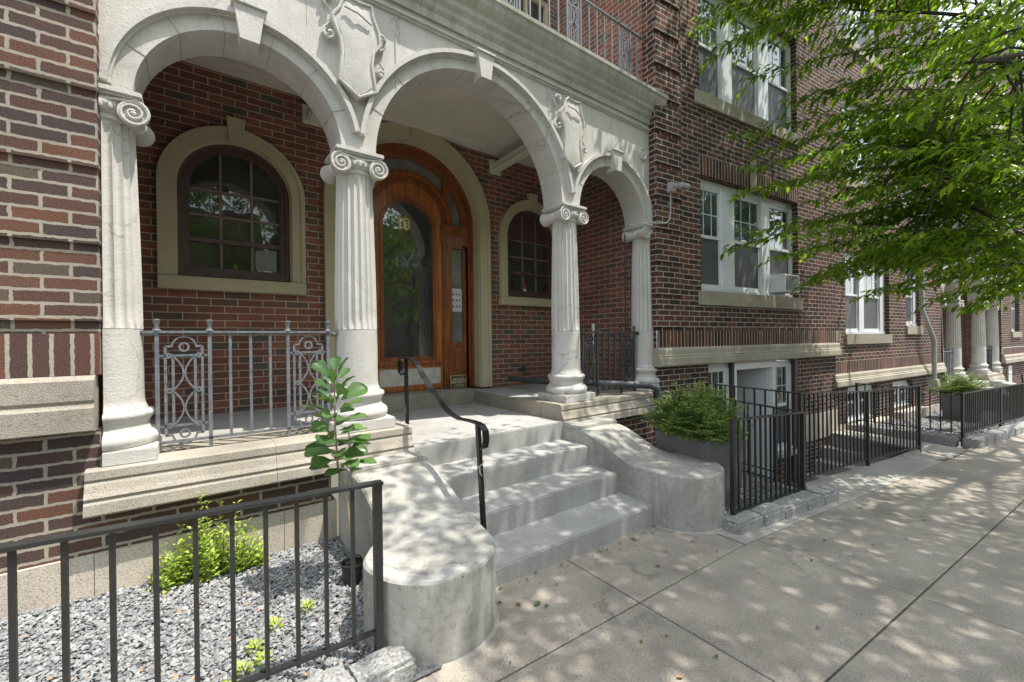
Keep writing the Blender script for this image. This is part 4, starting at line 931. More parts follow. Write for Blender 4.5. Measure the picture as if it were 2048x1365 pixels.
# ================================================================ STEEL FENCES
def fence(label, runs, mat='steel', posts_extra=(), group=None):
    """runs: list of (p0, p1, top0, top1, base0, base1, nbars, post_at_start, post_at_end) in world XY"""
    p0 = runs[0][0]; t = thing('metal_fence', (p0[0], p0[1], runs[0][4]), label, 'fence', group)
    for (a, c, ta, tc_, ba, bc, n, ps, pe) in runs:
        a = Vector((a[0], a[1], 0)); c = Vector((c[0], c[1], 0)); d = (c-a).normalized()
        def P(u, z): q = a+(c-a)*u; return Vector((q.x, q.y, z))
        b = MB(); b.bar(P(0, ta)-d*(.02 if ps else 0), P(1, tc_)+d*.02, .042, .012); b.build('top_rail', mat, t)
        b = MB(); b.bar(P(0, ba+.09), P(1, bc+.09), .024, .012); b.build('bottom_rail', mat, t)
        for u, on in ((0, ps), (1, pe)):
            if on:
                zt = ta if u == 0 else tc_; zb = ba if u == 0 else bc
                b = MB(); b.bar(P(u, zb-.12), P(u, zt-.006), .032, .032, d); b.build('post', mat, t)
        for i in range(1, n):
            u = i/n; b = MB(); b.bar(P(u, ba+(bc-ba)*u+.07), P(u, ta+(tc_-ta)*u-.005), .0145, .0145, d); b.build('bar', mat, t)
    return t
fence('dark steel fence before the left gravel bed, ending at the round stair end', [((.59, 1.74), (-1.52, 1.76), .852, .931, .15, .22, 21, True, True)])
def wxy(s, q): v = W(s, q, 0); return (v.x, v.y)
fence('short dark steel fence with a corner around the planter and gravel', [(wxy(-.98, -1.56), wxy(.2, -1.5), .80, .735, -.005, -.06, 14, True, True), (wxy(.2, -1.5), wxy(.2, -.35), .735, .79, -.06, -.02, 9, False, True)])
fence('tall dark steel guard fence along the basement stairwell with two posts', [(wxy(.5, -.32), wxy(.5, -1.34), .885, .872, -.05, -.07, 9, True, True), (wxy(.5, -1.34), wxy(2.2, -1.28), .872, .762, -.07, -.14, 17, False, True), (wxy(2.2, -1.28), wxy(3.77, -1.31), .762, .73, -.14, -.21, 15, False, True)])
fence('long steel fence around the far gravel bed and its planter', [(wxy(5.1, -.1), wxy(5.1, -1.43), .58, .535, -.17, -.16, 11, True, True), (wxy(5.1, -1.43), wxy(7.1, -1.45), .535, .50, -.16, -.22, 22, False, True), (wxy(7.1, -1.45), wxy(9.3, -1.45), .50, .45, -.22, -.3, 22, False, True), (wxy(9.3, -1.45), wxy(12.0, -1.45), .45, .38, -.3, -.38, 20, False, True)])
# ================================================================ GROUND
def JA(x): return 1.40-(.08*(x-3) if x > 3 else 0.)
def JB(x): return .62-.075*(x-2.09)
def surf(b, pts, dz=0.): b.quad([(x, y, zg(x)+dz) for x, y in pts])
b = MB()
for x0, x1 in ((-40, 3.06), (3.06, 60)):
    ye = 1.95 if x0 < 0 else None
    if x0 < 0: surf(b, [(x0, -3.0), (x1, -3.0), (x1, 2.0), (x0, 2.0)], -.014)
    else: surf(b, [(x0, -3.0-.08*(x0-3)*0), (x1, -3.0-.08*(x1-3)), wxy(56, -1.25), wxy(-1.2, -1.5), (x0, 2.0)], -.014)
o = b.build('ground', 'dark'); tag(o, kind='structure')
b = MB(); xs = [1.87+1.33*k for k in range(-9, 26)]
rowsb = [(.008, 1.), (-.83, 0), (-1.75, -.83), (-2.7, -1.75)]
def slab(pts, inset=.0045):
    c = sum((Vector((x, y, 0)) for x, y in pts), Vector())/len(pts); n = len(pts); P = [Vector((x, y, 0)) for x, y in pts]
    def ins(d):
        out = []
        for i in range(n):
            a, p, q = P[i-1], P[i], P[(i+1) % n]; e1 = (p-a).normalized(); e2 = (q-p).normalized()
            n1 = Vector((-e1.y, e1.x, 0)); n2 = Vector((-e2.y, e2.x, 0)); k = (n1+n2); k = k/max(.3, k.length_squared)*2; out.append(p+k*d)
        return out
    A = ins(inset); Bv = ins(inset+.005)
    T = [(v.x, v.y, zg(v.x)) for v in Bv]; L = [(v.x, v.y, zg(v.x)-.004) for v in A]; G = [(v.x, v.y, zg(v.x)-.03) for v in A]
    b.quad(T)
    for i in range(n):
        j = (i+1) % n; b.quad([L[i], L[j], T[j], T[i]]); b.quad([G[i], G[j], L[j], L[i]])
for k in range(len(xs)-1):
    x0, x1 = xs[k], xs[k+1]
    for b0, b1 in rowsb:
        if b0 > 0:
            if x0 > 3.0 or x1 < .4: continue
            xa, xb_ = max(x0, .74), min(x1, 3.05)
            if xb_-xa < .1: continue
            slab([(xa, JA(xa)), (xb_, JA(xb_)), (xb_, 1.99), (xa, 1.99)]); continue
        if b1 == 0:
            top = [(x1, JA(x1)), (3, 1.4), (x0, JA(x0))] if x0 < 3 < x1 else [(x1, JA(x1)), (x0, JA(x0))]
            slab([(x0, JB(x0)), (x1, JB(x1))]+top)
        else:
            o0, o1 = b0+.83, b1+.83
            slab([(x0, JB(x0)+o0), (x1, JB(x1)+o0), (x1, JB(x1)+o1), (x0, JB(x0)+o1)])
surf(b, [(.2, 1.5), (1.0, 1.5), (1.0, 1.76), (.45, 1.76)], -.003)
# slabs left of the volute in front of the kerb
slab([(-12, 1.4), (-1.2, 1.4), (-1.2, 1.6), (-12, 1.6)]); slab([(-1.2, 1.4), (.735, 1.4), (.735, 1.70), (.70, 1.72), (.60, 1.60), (-1.2, 1.6)])
def qedge(x, q):  # world Y of the line q=const at world X
    s = (x-O.x+wn.x*0-wn.x*q)/wd.x; return W(s, q, 0).y
x = 4.95
while x < 30:
    slab([(x, JA(x)), (x+1.33, JA(x+1.33)), (x+1.33, max(JA(x+1.33)+.05, qedge(x+1.33, -1.58))), (x, max(JA(x)+.05, qedge(x, -1.58)))]) if x > 7.3 else None; x += 1.33
o = b.build('sidewalk', 'pave'); tag(o, kind='structure')
b = MB(); slab([(3.06, JA(3.06)), (4.6, JA(4.6)), (4.72, 1.44), (3.07, 1.64)])
slab([(4.6, JA(4.6)), (8.0, JA(8.0)), wxy(3.95, -1.24), wxy(.4, -1.26)])
slab([(8.05, JA(8.05)), (8.95, JA(8.95)), wxy(4.92, 0), wxy(4.3, 0), wxy(4.02, -1.24)])
o = b.build('walkway_strip', 'pave2'); tag(o, kind='structure')
b = MB(); surf(b, [(-40, -12), (60, -16), (60, -3.2-.08*57), (3, -3.1), (-40, -3.1)], -.12); o = b.build('road', 'asphalt'); tag(o, kind='structure')
b = MB()
for x0, x1, y0, y1 in ((-40, 3, -3.1, -3.1), (3, 60, -3.1, -3.1-.08*57)):
    b.quad([(x0, y0, zg(x0)-.13), (x1, y1, zg(x1)-.13), (x1, y1, zg(x1)+.002), (x0, y0, zg(x0)+.002)]); b.quad([(x0, y0, zg(x0)+.002), (x1, y1, zg(x1)+.002), (x1, y1+.14, zg(x1)+.002), (x0, y0+.14, zg(x0)+.002)])
o = b.build('street_kerb', 'kerb'); tag(o, kind='structure')
b = MB(); b.quad([(-90, -90, -4.4), (120, -90, -4.4), (120, 60, -4.4), (-90, 60, -4.4)]); surf(b, [(-40, -30), (60, -34), (60, -15), (-40, -11)], -.02); o = b.build('far_ground', 'dark'); tag(o, kind='structure')
# basement stairwell
b = MB(TW); zf = -1.1
b.box(.5, 4.4, -1.27, .1, zf-.1, zf)
for i, (s0, zt) in enumerate(((4.30, -.262), (4.01, -.44), (3.72, -.62), (3.43, -.80), (3.14, -.97))): b.bbox(s0, 4.97, -1.26, .0, zf, zt-.0, .006)
b.box(.5, .55, -1.3, 0, zf, -.1); b.box(.5, 4.3, -1.32, -1.27, zf, -.16)
o = b.build('basement_stairwell', 'pave2'); tag(o, kind='structure')
# gravel beds
b = MB(); surf(b, [(-5, 1.58), (.8, 1.58), (.8, 3.08), (-5, 3.08)], .012)
surf(b, [(3.4, 1.6), wxy(.53, -1.5), wxy(.53, .05), (4.45, 3.08), (3.4, 3.08)], .012)
surf(b, [wxy(5.0, -1.5), wxy(12.6, -1.5), wxy(12.6, .2), wxy(5.0, .1)], .05)
o = b.build('gravel_ground', 'soil'); tag(o, kind='structure')
def gravel(name, n, sampler, size, dz, label_kind='stuff', lo=0, hi=1):
    base = np.array([[1, 0, 0], [-1, 0, 0], [0, 1, 0], [0, -1, 0], [0, 0, 1], [0, 0, -1], [.6, .6, .35], [-.6, -.55, .4]])
    F = np.array([[6, 4, 0], [6, 2, 4], [6, 0, 2], [0, 4, 3], [7, 4, 1], [7, 3, 4], [7, 1, 3], [1, 4, 2], [0, 5, 2], [2, 5, 1], [1, 5, 3], [3, 5, 0]])
    xy = sampler(n); sz = size*rng.uniform(.55, 1.35, (n, 1)); sc = sz*rng.uniform([.7, .55, .35], [1.1, .95, .65], (n, 3))
    a = rng.uniform(0, 2*PI, n); tl = rng.normal(0, .45, n)
    v = base[None]*(1+rng.normal(0, .17, (n, 8, 3)))*sc[:, None]
    x, y, z = v[..., 0], v[..., 1], v[..., 2]; ct, stt = np.cos(tl)[:, None], np.sin(tl)[:, None]
    x, z = x*ct+z*stt, -x*stt+z*ct
    ca, sa = np.cos(a)[:, None], np.sin(a)[:, None]; X = x*ca-y*sa+xy[:, :1]; Y = x*sa+y*ca+xy[:, 1:2]
    Z = z+(-.038*(xy[:, :1]-2.8))+dz+rng.uniform(-.006, .012, (n, 1))
    vs = np.stack([X, Y, Z], -1).reshape(-1, 3); fs = (np.arange(n)[:, None, None]*8+F[None]).reshape(-1, 3)
    val = np.repeat(np.clip(rng.beta(1.6, 2.0, n)*.93+rng.choice([0, .35], n, p=[.93, .07]), lo, hi), 8)
    o = raw_mesh(name, vs, fs, 'gravel', None, val); tag(o, kind='stuff'); return o
gravel('gravel', 33000, lambda n: np.stack([rng.uniform(-1.5, .80, n), rng.uniform(1.66, 3.04, n)], 1), .0125, .018)
def smp(s0, s1, q0, q1):
    def f(n):
        s = rng.uniform(s0, s1, n); q = rng.uniform(q0, q1, n); return np.stack([O.x+wd.x*s+wn.x*q, O.y+wd.y*s+wn.y*q], 1)
    return f
gravel('gravel', 9000, smp(-1.0, .52, -1.5, 0), .013, .018, hi=.6)
gravel('gravel', 14000, smp(5.08, 10.5, -1.4, .0), .017, .056)
# granite edging
def block(c, size, rz, label, group):
    bm = bmesh.new(); bmesh.ops.create_cube(bm, size=1)
    for v in bm.verts: v.co = Vector((v.co.x*size[0], v.co.y*size[1], v.co.z*size[2]))
    bmesh.ops.bevel(bm, geom=bm.edges[:], offset=.014, segments=2, affect='EDGES')
    bmesh.ops.subdivide_edges(bm, edges=[e for e in bm.edges if e.calc_length() > .06], cuts=5, use_grid_fill=True)
    for v in bm.verts:
        h = math.sin(v.co.x*41+c[0]*9)*math.cos(v.co.y*53+c[1]*7)*.003+math.sin(v.co.x*97+v.co.z*71+c[0]*3)*.002; v.co += v.normal*h+Vector([random.uniform(-.0025, .0025) for _ in range(3)])
    bm.transform(Matrix.Translation(c) @ Matrix.Rotation(rz, 4, 'Z'))
    b = MB(); b2 = bm; me = bpy.data.meshes.new('granite_block'); b2.to_mesh(me); b2.free()
    me.transform(Matrix.Translation(-Vector(c))); me.polygons.foreach_set('use_smooth', [True]*len(me.polygons)); me.set_sharp_from_angle(angle=.7); me.materials.append(M['kerb'])
    o = bpy.data.objects.new('granite_block', me); C.objects.link(o); o.location = c; return tag(o, label, 'kerb stone', group)
G1, G2, G3 = 'granite blocks edging the planter bed', 'granite blocks edging the far gravel bed', 'granite blocks at the foot of the left fence'
s = -1.12
for i, ln_ in enumerate((.34, .30, .36, .30, .28)):
    p = W(s+ln_/2, -1.60, 0); block((p.x, p.y, zg(p.x)+.022), (ln_-.003, .17+.01*(i % 2), .13+.012*math.sin(i*2)), WA, ['rough granite block touching the right round stair end', 'second rough granite block right of the round stair end', 'middle rough granite block below the short fence', 'fourth rough granite block below the short fence', 'last rough granite block before the stairwell fence'][i], G1); s += ln_
s = 4.92
for i in range(16):
    ln_ = .42; p = W(s+ln_/2, -1.55, 0)
    block((p.x, p.y, zg(p.x)+.045), (ln_-.01, .17, .17), WA, ['corner granite block of the far gravel bed'][0] if i == 0 else ['second', 'third', 'fourth', 'fifth', 'sixth', 'seventh', 'eighth', 'ninth', 'tenth', 'eleventh', 'twelfth', 'thirteenth', 'fourteenth', 'fifteenth', 'sixteenth'][i-1]+' granite block from the corner in the row along the far fence', G2); s += ln_
q = -1.40
for i in range(3):
    p = W(5.0, q+.21, 0); block((p.x, p.y, zg(p.x)+.035), (.16, .41, .15), WA, ['front', 'middle', 'rear'][i]+' granite block of the far bed edge facing the basement stairs', G2); q += .43
for i, (xx, l_) in enumerate(((.57, .24), (.32, .26), (0.02, .3), (-.3, .3))):
    block((xx, 1.66+.01*(i % 2), zg(xx)+.02), (l_, .15, .13), .05-.04*i, ['rounded granite block at the foot of the left fence post', 'small granite block left of the rounded one under the left fence', 'third granite block from the round stair end under the left fence', 'fourth granite block from the round stair end under the left fence'][i], G3)
# ================================================================ PLANTERS AND PLANTS
def planter(s0, q0, L, Dp, zb, zt, label):
    c = W(s0+L/2, q0+Dp/2, zb); t = thing('planter_box', tuple(c), label, 'planter', 'grey planter boxes beside the building', WA)
    b = MB(TW); tk = .025; tp = .02
    outer0 = [(s0+tp, q0+tp), (s0+L-tp, q0+tp), (s0+L-tp, q0+Dp-tp), (s0+tp, q0+Dp-tp)]; outer1 = [(s0, q0), (s0+L, q0), (s0+L, q0+Dp), (s0, q0+Dp)]
    inn = [(s0+tk, q0+tk), (s0+L-tk, q0+tk), (s0+L-tk, q0+Dp-tk), (s0+tk, q0+Dp-tk)]
    for i in range(4):
        j = (i+1) % 4
        b.quad([(*outer0[i], zb), (*outer0[j], zb), (*outer1[j], zt), (*outer1[i], zt)]); b.quad([(*outer1[i], zt), (*outer1[j], zt), (*inn[j], zt), (*inn[i], zt)]); b.quad([(*inn[i], zt), (*inn[j], zt), (*inn[j], zt-.06), (*inn[i], zt-.06)])
    b.build('box', 'planter', t)
    b = MB(TW); b.quad([(*p, zt-.05) for p in inn]); b.build('soil', 'dark', t); return t
planter(-.97, -1.36, .46, .56, -.04, .588, 'grey planter box with a yew behind the right round stair end')
planter(7.85, -1.0, .55, .5, -.33, .23, 'grey planter box standing on the far gravel bed')
def yew(c, rx, rz, n, label, seed):
    r = np.random.default_rng(seed); t = thing('yew_shrub', c, label, 'shrub', 'yew shrubs in grey planters'); c = np.array(c)
    P, Dd, U = [], [], []; b = MB()
    for k in range(n):
        a = r.uniform(0, 2*PI); el = r.uniform(.12, 1.5); d = np.array([math.cos(a)*math.cos(el), math.sin(a)*math.cos(el), math.sin(el)*rz/rx])
        L = rx*r.uniform(.62, 1.05)*(1+.22*math.sin(3*a+seed)+.12*math.sin(7*a)); start = c+np.array([d[0]*.12, d[1]*.12, 0])*rx
        tt = np.linspace(.35, 1, 26)
        if k % 5 == 0: b.tube([start, start+d*L*.5, start+d*L*.92-np.array([0, 0, .02])], .004, 4, r1=.0015)
        sd = np.cross(d, [0, 0, 1.]); sd /= np.linalg.norm(sd)+1e-6
        for j, u in enumerate(tt):
            p = start+d*L*u+np.array([0, 0, -.08*u*u*rx]); s_ = 1 if j % 2 else -1
            P.append(p); Dd.append(sd*s_*1.1+d*.45+r.normal(0, .3, 3)); U.append(np.array([0, 0, 1])+r.normal(0, .4, 3))
            if j % 3 == 0 and u > .55:
                e = sd*s_*.75+d*.6+r.normal(0, .15, 3)
                for m_ in range(6): P.append(p+e*.013*(m_+1)); Dd.append(np.cross(e, [0, 0, 1])*(1 if m_ % 2 else -1)+e*.8); U.append([0, 0, 1]+r.normal(0, .3, 3))
    b.build('branches', 'bark', t)
    leaves_mesh('foliage', P, Dd, U, r.uniform(.018, .032, len(P)), .0105, 'leaf4', t, droop=.1); return t
pc = W(-.76, -1.06, .585); yew(tuple(pc), .37, .36, 600, 'dense green yew shrub in the planter beside the entrance steps', 3)
pc = W(8.12, -.75, .2); yew(tuple(pc), .46, .42, 330, 'green yew shrub in the far planter behind the long fence', 5)
# flowers
def flower(p, col, label, r=.018):
    t = thing('flower', tuple(p), label, 'flower', 'small begonia flowers at the planter')
    P, Dd, U = [], [], []
    for k in range(6):
        a = 2*PI*k/6; P.append(p); Dd.append((math.cos(a), math.sin(a), .5)); U.append((-math.cos(a), -math.sin(a), 1))
    leaves_mesh('petals', P, Dd, U, r, r*.9, col, t, droop=-.1)
    b = MB(); b.tube([p, p-Vector((.01, 0, .04)), p-Vector((.0, .03, .09))], .002, 5); b.build('stem', 'stem', t); return t
flower(W(-.50, -1.34, .60), 'petal', 'bright red flower at the right corner of the near planter'); flower(W(-.9, -1.37, .61), 'petal', 'orange red flower low in the yew above the planter rim', .014)
flower(W(-.42, -1.3, .30), 'petal', 'pink red flower hanging low beside the near planter', .015)
r = np.random.default_rng(2); P = [np.array(W(r.uniform(-.98, -.5), r.uniform(-1.4, -1.3), r.uniform(.57, .63))) for _ in range(170)]
bg_ = thing('begonia', tuple(W(-.74, -1.34, .58)), 'low leafy begonia along the rim of the near planter', 'plant')
leaves_mesh('foliage', P, r.normal(0, 1, (170, 3)), r.normal(0, .4, (170, 3))+[0, -.3, 1], .03, .022, 'leaf4', bg_)
# fig tree in black pot
fg = thing('potted_fig', (.60, 2.42, .09), 'slender fiddle leaf fig in a small black pot beside the left round stair end', 'potted plant')
b = MB(); b.lathe((.675, 2.42, .085), [(0, 0), (.043, 0), (.047, .01), (.056, .115), (.06, .117), (.06, .128), (.055, .129), (.053, .11), (0, .105)], 28)
pt_ = b.build('pot', 'pot', fg); b = MB(); b.tube([(.675+.06*math.cos(a), 2.42+.02, .205+.035*math.sin(a)) for a in np.linspace(0, PI, 12)], .003, 5); b.build('handle', 'pot', pt_)
TR = [(.685, 2.42, .19), (.68, 2.42, .27), (.668, 2.42, .42), (.652, 2.42, .54), (.648, 2.42, .61), (.645, 2.42, .63)]
b = MB(); b.tube(TR, .011, 8, r1=.008); b.tube([(.645, 2.42, .62), (.607, 2.42, .74), (.594, 2.415, .98), (.592, 2.41, 1.15), (.604, 2.41, 1.27)], .0075, 7, r1=.003); b.tube([(.645, 2.42, .62), (.676, 2.425, .70), (.672, 2.43, .84), (.67, 2.43, .95)], .006, 7, r1=.003); b.build('trunk', 'barkl', fg)
P, Dd, U, L = [], [], [], []; r = np.random.default_rng(11)
for k in range(38):
    z = .74+.53*(k/37); a = k*2.4+.4; ax = np.array([.596, 2.413, z]); tilt = .25+1.5*max(0, (z-.9)/.4)**2
    d = np.array([math.cos(a), math.sin(a), tilt-.05]); P.append(ax+np.array([math.cos(a), math.sin(a), .3])*.03); Dd.append(d); U.append(np.array([-math.cos(a)*.3, -math.sin(a)*.3-.45, 1])+r.normal(0, .38, 3)); L.append(.16-.04*abs((k-12)/24)+r.uniform(-.045, .03))
for k in range(9):
    z = .70+.24*(k/8); a = k*2.4+1; ax = np.array([.672, 2.428, z]); d = np.array([math.cos(a), math.sin(a), .1])
    P.append(ax+d*.02); Dd.append(d); U.append(np.array([0, -.3, 1])+r.normal(0, .2, 3)); L.append(.125)
def broad_leaves(name, P, D, U, L, mat, parent, wr=.66, droop=.16):
    P, D, U = map(lambda a: np.asarray(a, float), (P, D, U)); n = len(P); D /= np.linalg.norm(D, axis=1, keepdims=True); S = np.cross(D, U); S /= np.linalg.norm(S, axis=1, keepdims=True); U = np.cross(S, D); L = np.asarray(L)[:, None]
    ts = [0, .12, .3, .5, .68, .84, .95, 1.0]; wv = [0, .14, .28, .4, .5, .42, .22, 0]; rows = []
    for t_, w_ in zip(ts, wv):
        for sd in (-1, -.5, 0, .5, 1): rows.append(P+D*L*t_+S*L*wr*w_*sd+U*L*wr*(.16*abs(sd)*w_*2+.03*np.sin(t_*18+sd*3))+np.array([0, 0, -1.])*L*droop*t_*t_)
    vs = np.stack(rows, 1); f = []
    for j in range(7):
        for i in range(4): f.append([j*5+i, j*5+i+1, j*5+6+i, j*5+5+i])
    fs = (np.arange(n)[:, None, None]*40+np.array(f)[None]).reshape(-1, 4)
    return raw_mesh(name, vs.reshape(-1, 3), fs, mat, parent, np.repeat(rng.uniform(0, 1, n), 40), True)
broad_leaves('foliage', P, Dd, U, L, 'leaf2', fg)
# weeds at the foundation
def weed(c, half, dep, hmax, n, label, seed, lw=.042):
    r = np.random.default_rng(seed); t = thing('weed_plant', tuple(c), label, 'weed'); P, Dd, U, L = [], [], [], []; b = MB()
    for k in range(n):
        x = r.uniform(-1, 1); yv = r.uniform(-1, 0); env = (1-abs(x)**1.6)*.75+.25; h = hmax*env*r.uniform(.45, .85)*(1-.35*abs(yv))
        if k in (1, 2, 3): x = [-.12, -.05, .35][k-1]; h = hmax*[1, .86, .8][k-1]; yv = -.3
        p0 = np.array([c[0]+x*half*.85, c[1]+yv*dep*.6, c[2]]); d = np.array([x*.25, yv*.35, 1.]); d /= np.linalg.norm(d)
        b.tube([p0, p0+d*h*.5, p0+d*h], .003, 4, r1=.0015); m_ = max(4, int(h/.03))
        for j in range(m_):
            u = (j+1)/m_; a = j*PI/2+r.uniform(-.3, .3)+k
            for s_ in (0, PI):
                e = np.array([math.cos(a+s_), math.sin(a+s_), .35+.5*u]); P.append(p0+d*h*u+e*.004); Dd.append(e); U.append(np.array([0, 0, 1])-e*.3+r.normal(0, .2, 3)); L.append(lw*(1.25-.55*u)*r.uniform(.7, 1.25))
    b.build('stems', 'stem', t); L = np.array(L); leaves_mesh('foliage', P, Dd, U, L, L*.48, 'leaf3', t, droop=.25); return t
weed((.05, 3.0, .11), .29, .2, .5, 100, 'bright yellow green bushy weed growing against the foundation behind the left fence', 4)
for i, (x, y) in enumerate(((.18, 2.10), (.27, 2.22), (.13, 1.98), (.42, 2.28), (.08, 1.9), (.2, 2.0), (3.72, 1.62))):
    r = np.random.default_rng(20+i); t = thing('weed_sprout', (x, y, zg(x)+.02), 'tiny light green sprout in the left gravel bed' if i < 6 else 'tiny green sprout at the granite blocks below the short fence', 'weed', 'tiny weeds sprouting from the gravel' if i < 6 else None)
    P, Dd, U = [], [], []
    for k in range(16):
        a = k*2.4; P.append((x+.012*math.cos(a), y+.012*math.sin(a), zg(x)+.02+.0025*k)); Dd.append((math.cos(a), math.sin(a), .3+.04*k)); U.append((0, 0, 1))
    leaves_mesh('foliage', P, Dd, U, .032, .017, 'leaf3', t)
# fallen leaves
r = np.random.default_rng(9); FL = [(1.38, 1.69, .05), (1.33, 1.73, .035), (1.2, 1.8, .035), (1.17, 1.76, .03), (1.24, 1.84, .03), (1.19, 1.86, .03)]+[(r.uniform(1.25, 2.8), 1.93-abs(r.normal(0, .05)), r.uniform(.01, .026)) for _ in range(40)]+[(r.uniform(1.0, 6.5), r.uniform(.6, 1.9), r.uniform(.012, .034)) for _ in range(55)]
for i, (x, y, L_) in enumerate(FL):
    if x > 3.0 and y > JA(x)+.2: y = JA(x)-r.uniform(0, .8)
    if 1.27 < x < 2.83 and y > 1.94: y = 1.9
    o = leaves_mesh('fallen_leaf', [(0, 0, .003)], [(math.cos(i*2.1), math.sin(i*2.1), .02)], [(0, 0, 1)], L_, L_*.62, 'leaf5' if i % 3 else 'leaf2', droop=-.05); o.location = (x, y, zg(x)+.004)
    if i == 0: tag(o, 'largest curled brown leaf on the pavement before the lowest step', 'leaf')
    elif i == 1: tag(o, 'green leaf lying next to the largest brown leaf before the steps', 'leaf')
    elif i < 6: tag(o, 'brown leaf in the small litter heap at the left round stair end', 'leaf', 'litter leaves at the left stair end')
    else: tag(o, 'small fallen leaf lying on the pavement', 'leaf', 'small leaves scattered on the pavement')
# ================================================================ STREET TREE
tree = thing('street_tree', (10.9, -2.3, -.3), 'leafy street tree whose drooping branches hang in front of the right wing', 'tree')
LIMB = [[1205,-24,447,1040,49,374,873,148,333],[1205,-24,456,993,47,385,850,116,407],[1274,-50,498,946,44,405,755,161,344],[1202,-23,232,978,70,271,861,145,256],[1240,-49,613,767,53,516,625,159,530],[1152,-46,610,660,33,422,539,73,387]]
T0 = Vector((10.9, -2.3, -.45)); T1 = Vector((10.8, -2.1, 2.6)); T2 = Vector((10.6, -1.8, 4.6)); T3 = Vector((10.2, -1.7, 8.5))
b = MB(); b.tube([T0-Vector((0, 0, .2)), T0+Vector((0, 0, .4)), T1], .24, 12, r1=.17); b.tube([T1, T2, T3], .17, 10, r1=.06); b.build('trunk', 'bark', tree)
b = MB()
def curve(pts, n=10):
    pts = [Vector(p) for p in pts]; out = []
    for i in range(len(pts)-1):
        p0, p1, p2, p3 = pts[max(i-1, 0)], pts[i], pts[i+1], pts[min(i+2, len(pts)-1)]
        for k in range(n):
            t = k/n; out.append(.5*((2*p1)+(p2-p0)*t+(2*p0-5*p1+4*p2-p3)*t*t+(3*p1-p0-3*p2+p3)*t**3))
    return out+[pts[-1]]
limbpts = []
for L_ in LIMB:
    pp = [Vector(L_[i:i+3])/100 for i in (0, 3, 6)]; z = pp[0].z; st0 = T1.lerp(T2, max(0, min(1, (z-2.2)/3)))
    cv = curve([st0]+pp); b.tube(cv, .055, 7, r1=.008); limbpts += cv
canopy = []
rr = random.Random(3)
for k in range(16):
    a = -2.6+4.6*k/16+rr.uniform(-.1, .1); L_ = rr.uniform(3.5, 6.5); s0 = T2.lerp(T3, rr.random()); e = Vector((10.4+L_*math.cos(a+PI*.55)*1.15, -1.6+L_*.62*math.sin(a+PI*.55), rr.uniform(6.2, 9.8)))
    cv = curve([s0, s0.lerp(e, .5)+Vector((0, 0, .7)), e], 6); b.tube(cv, .06, 6, r1=.012)
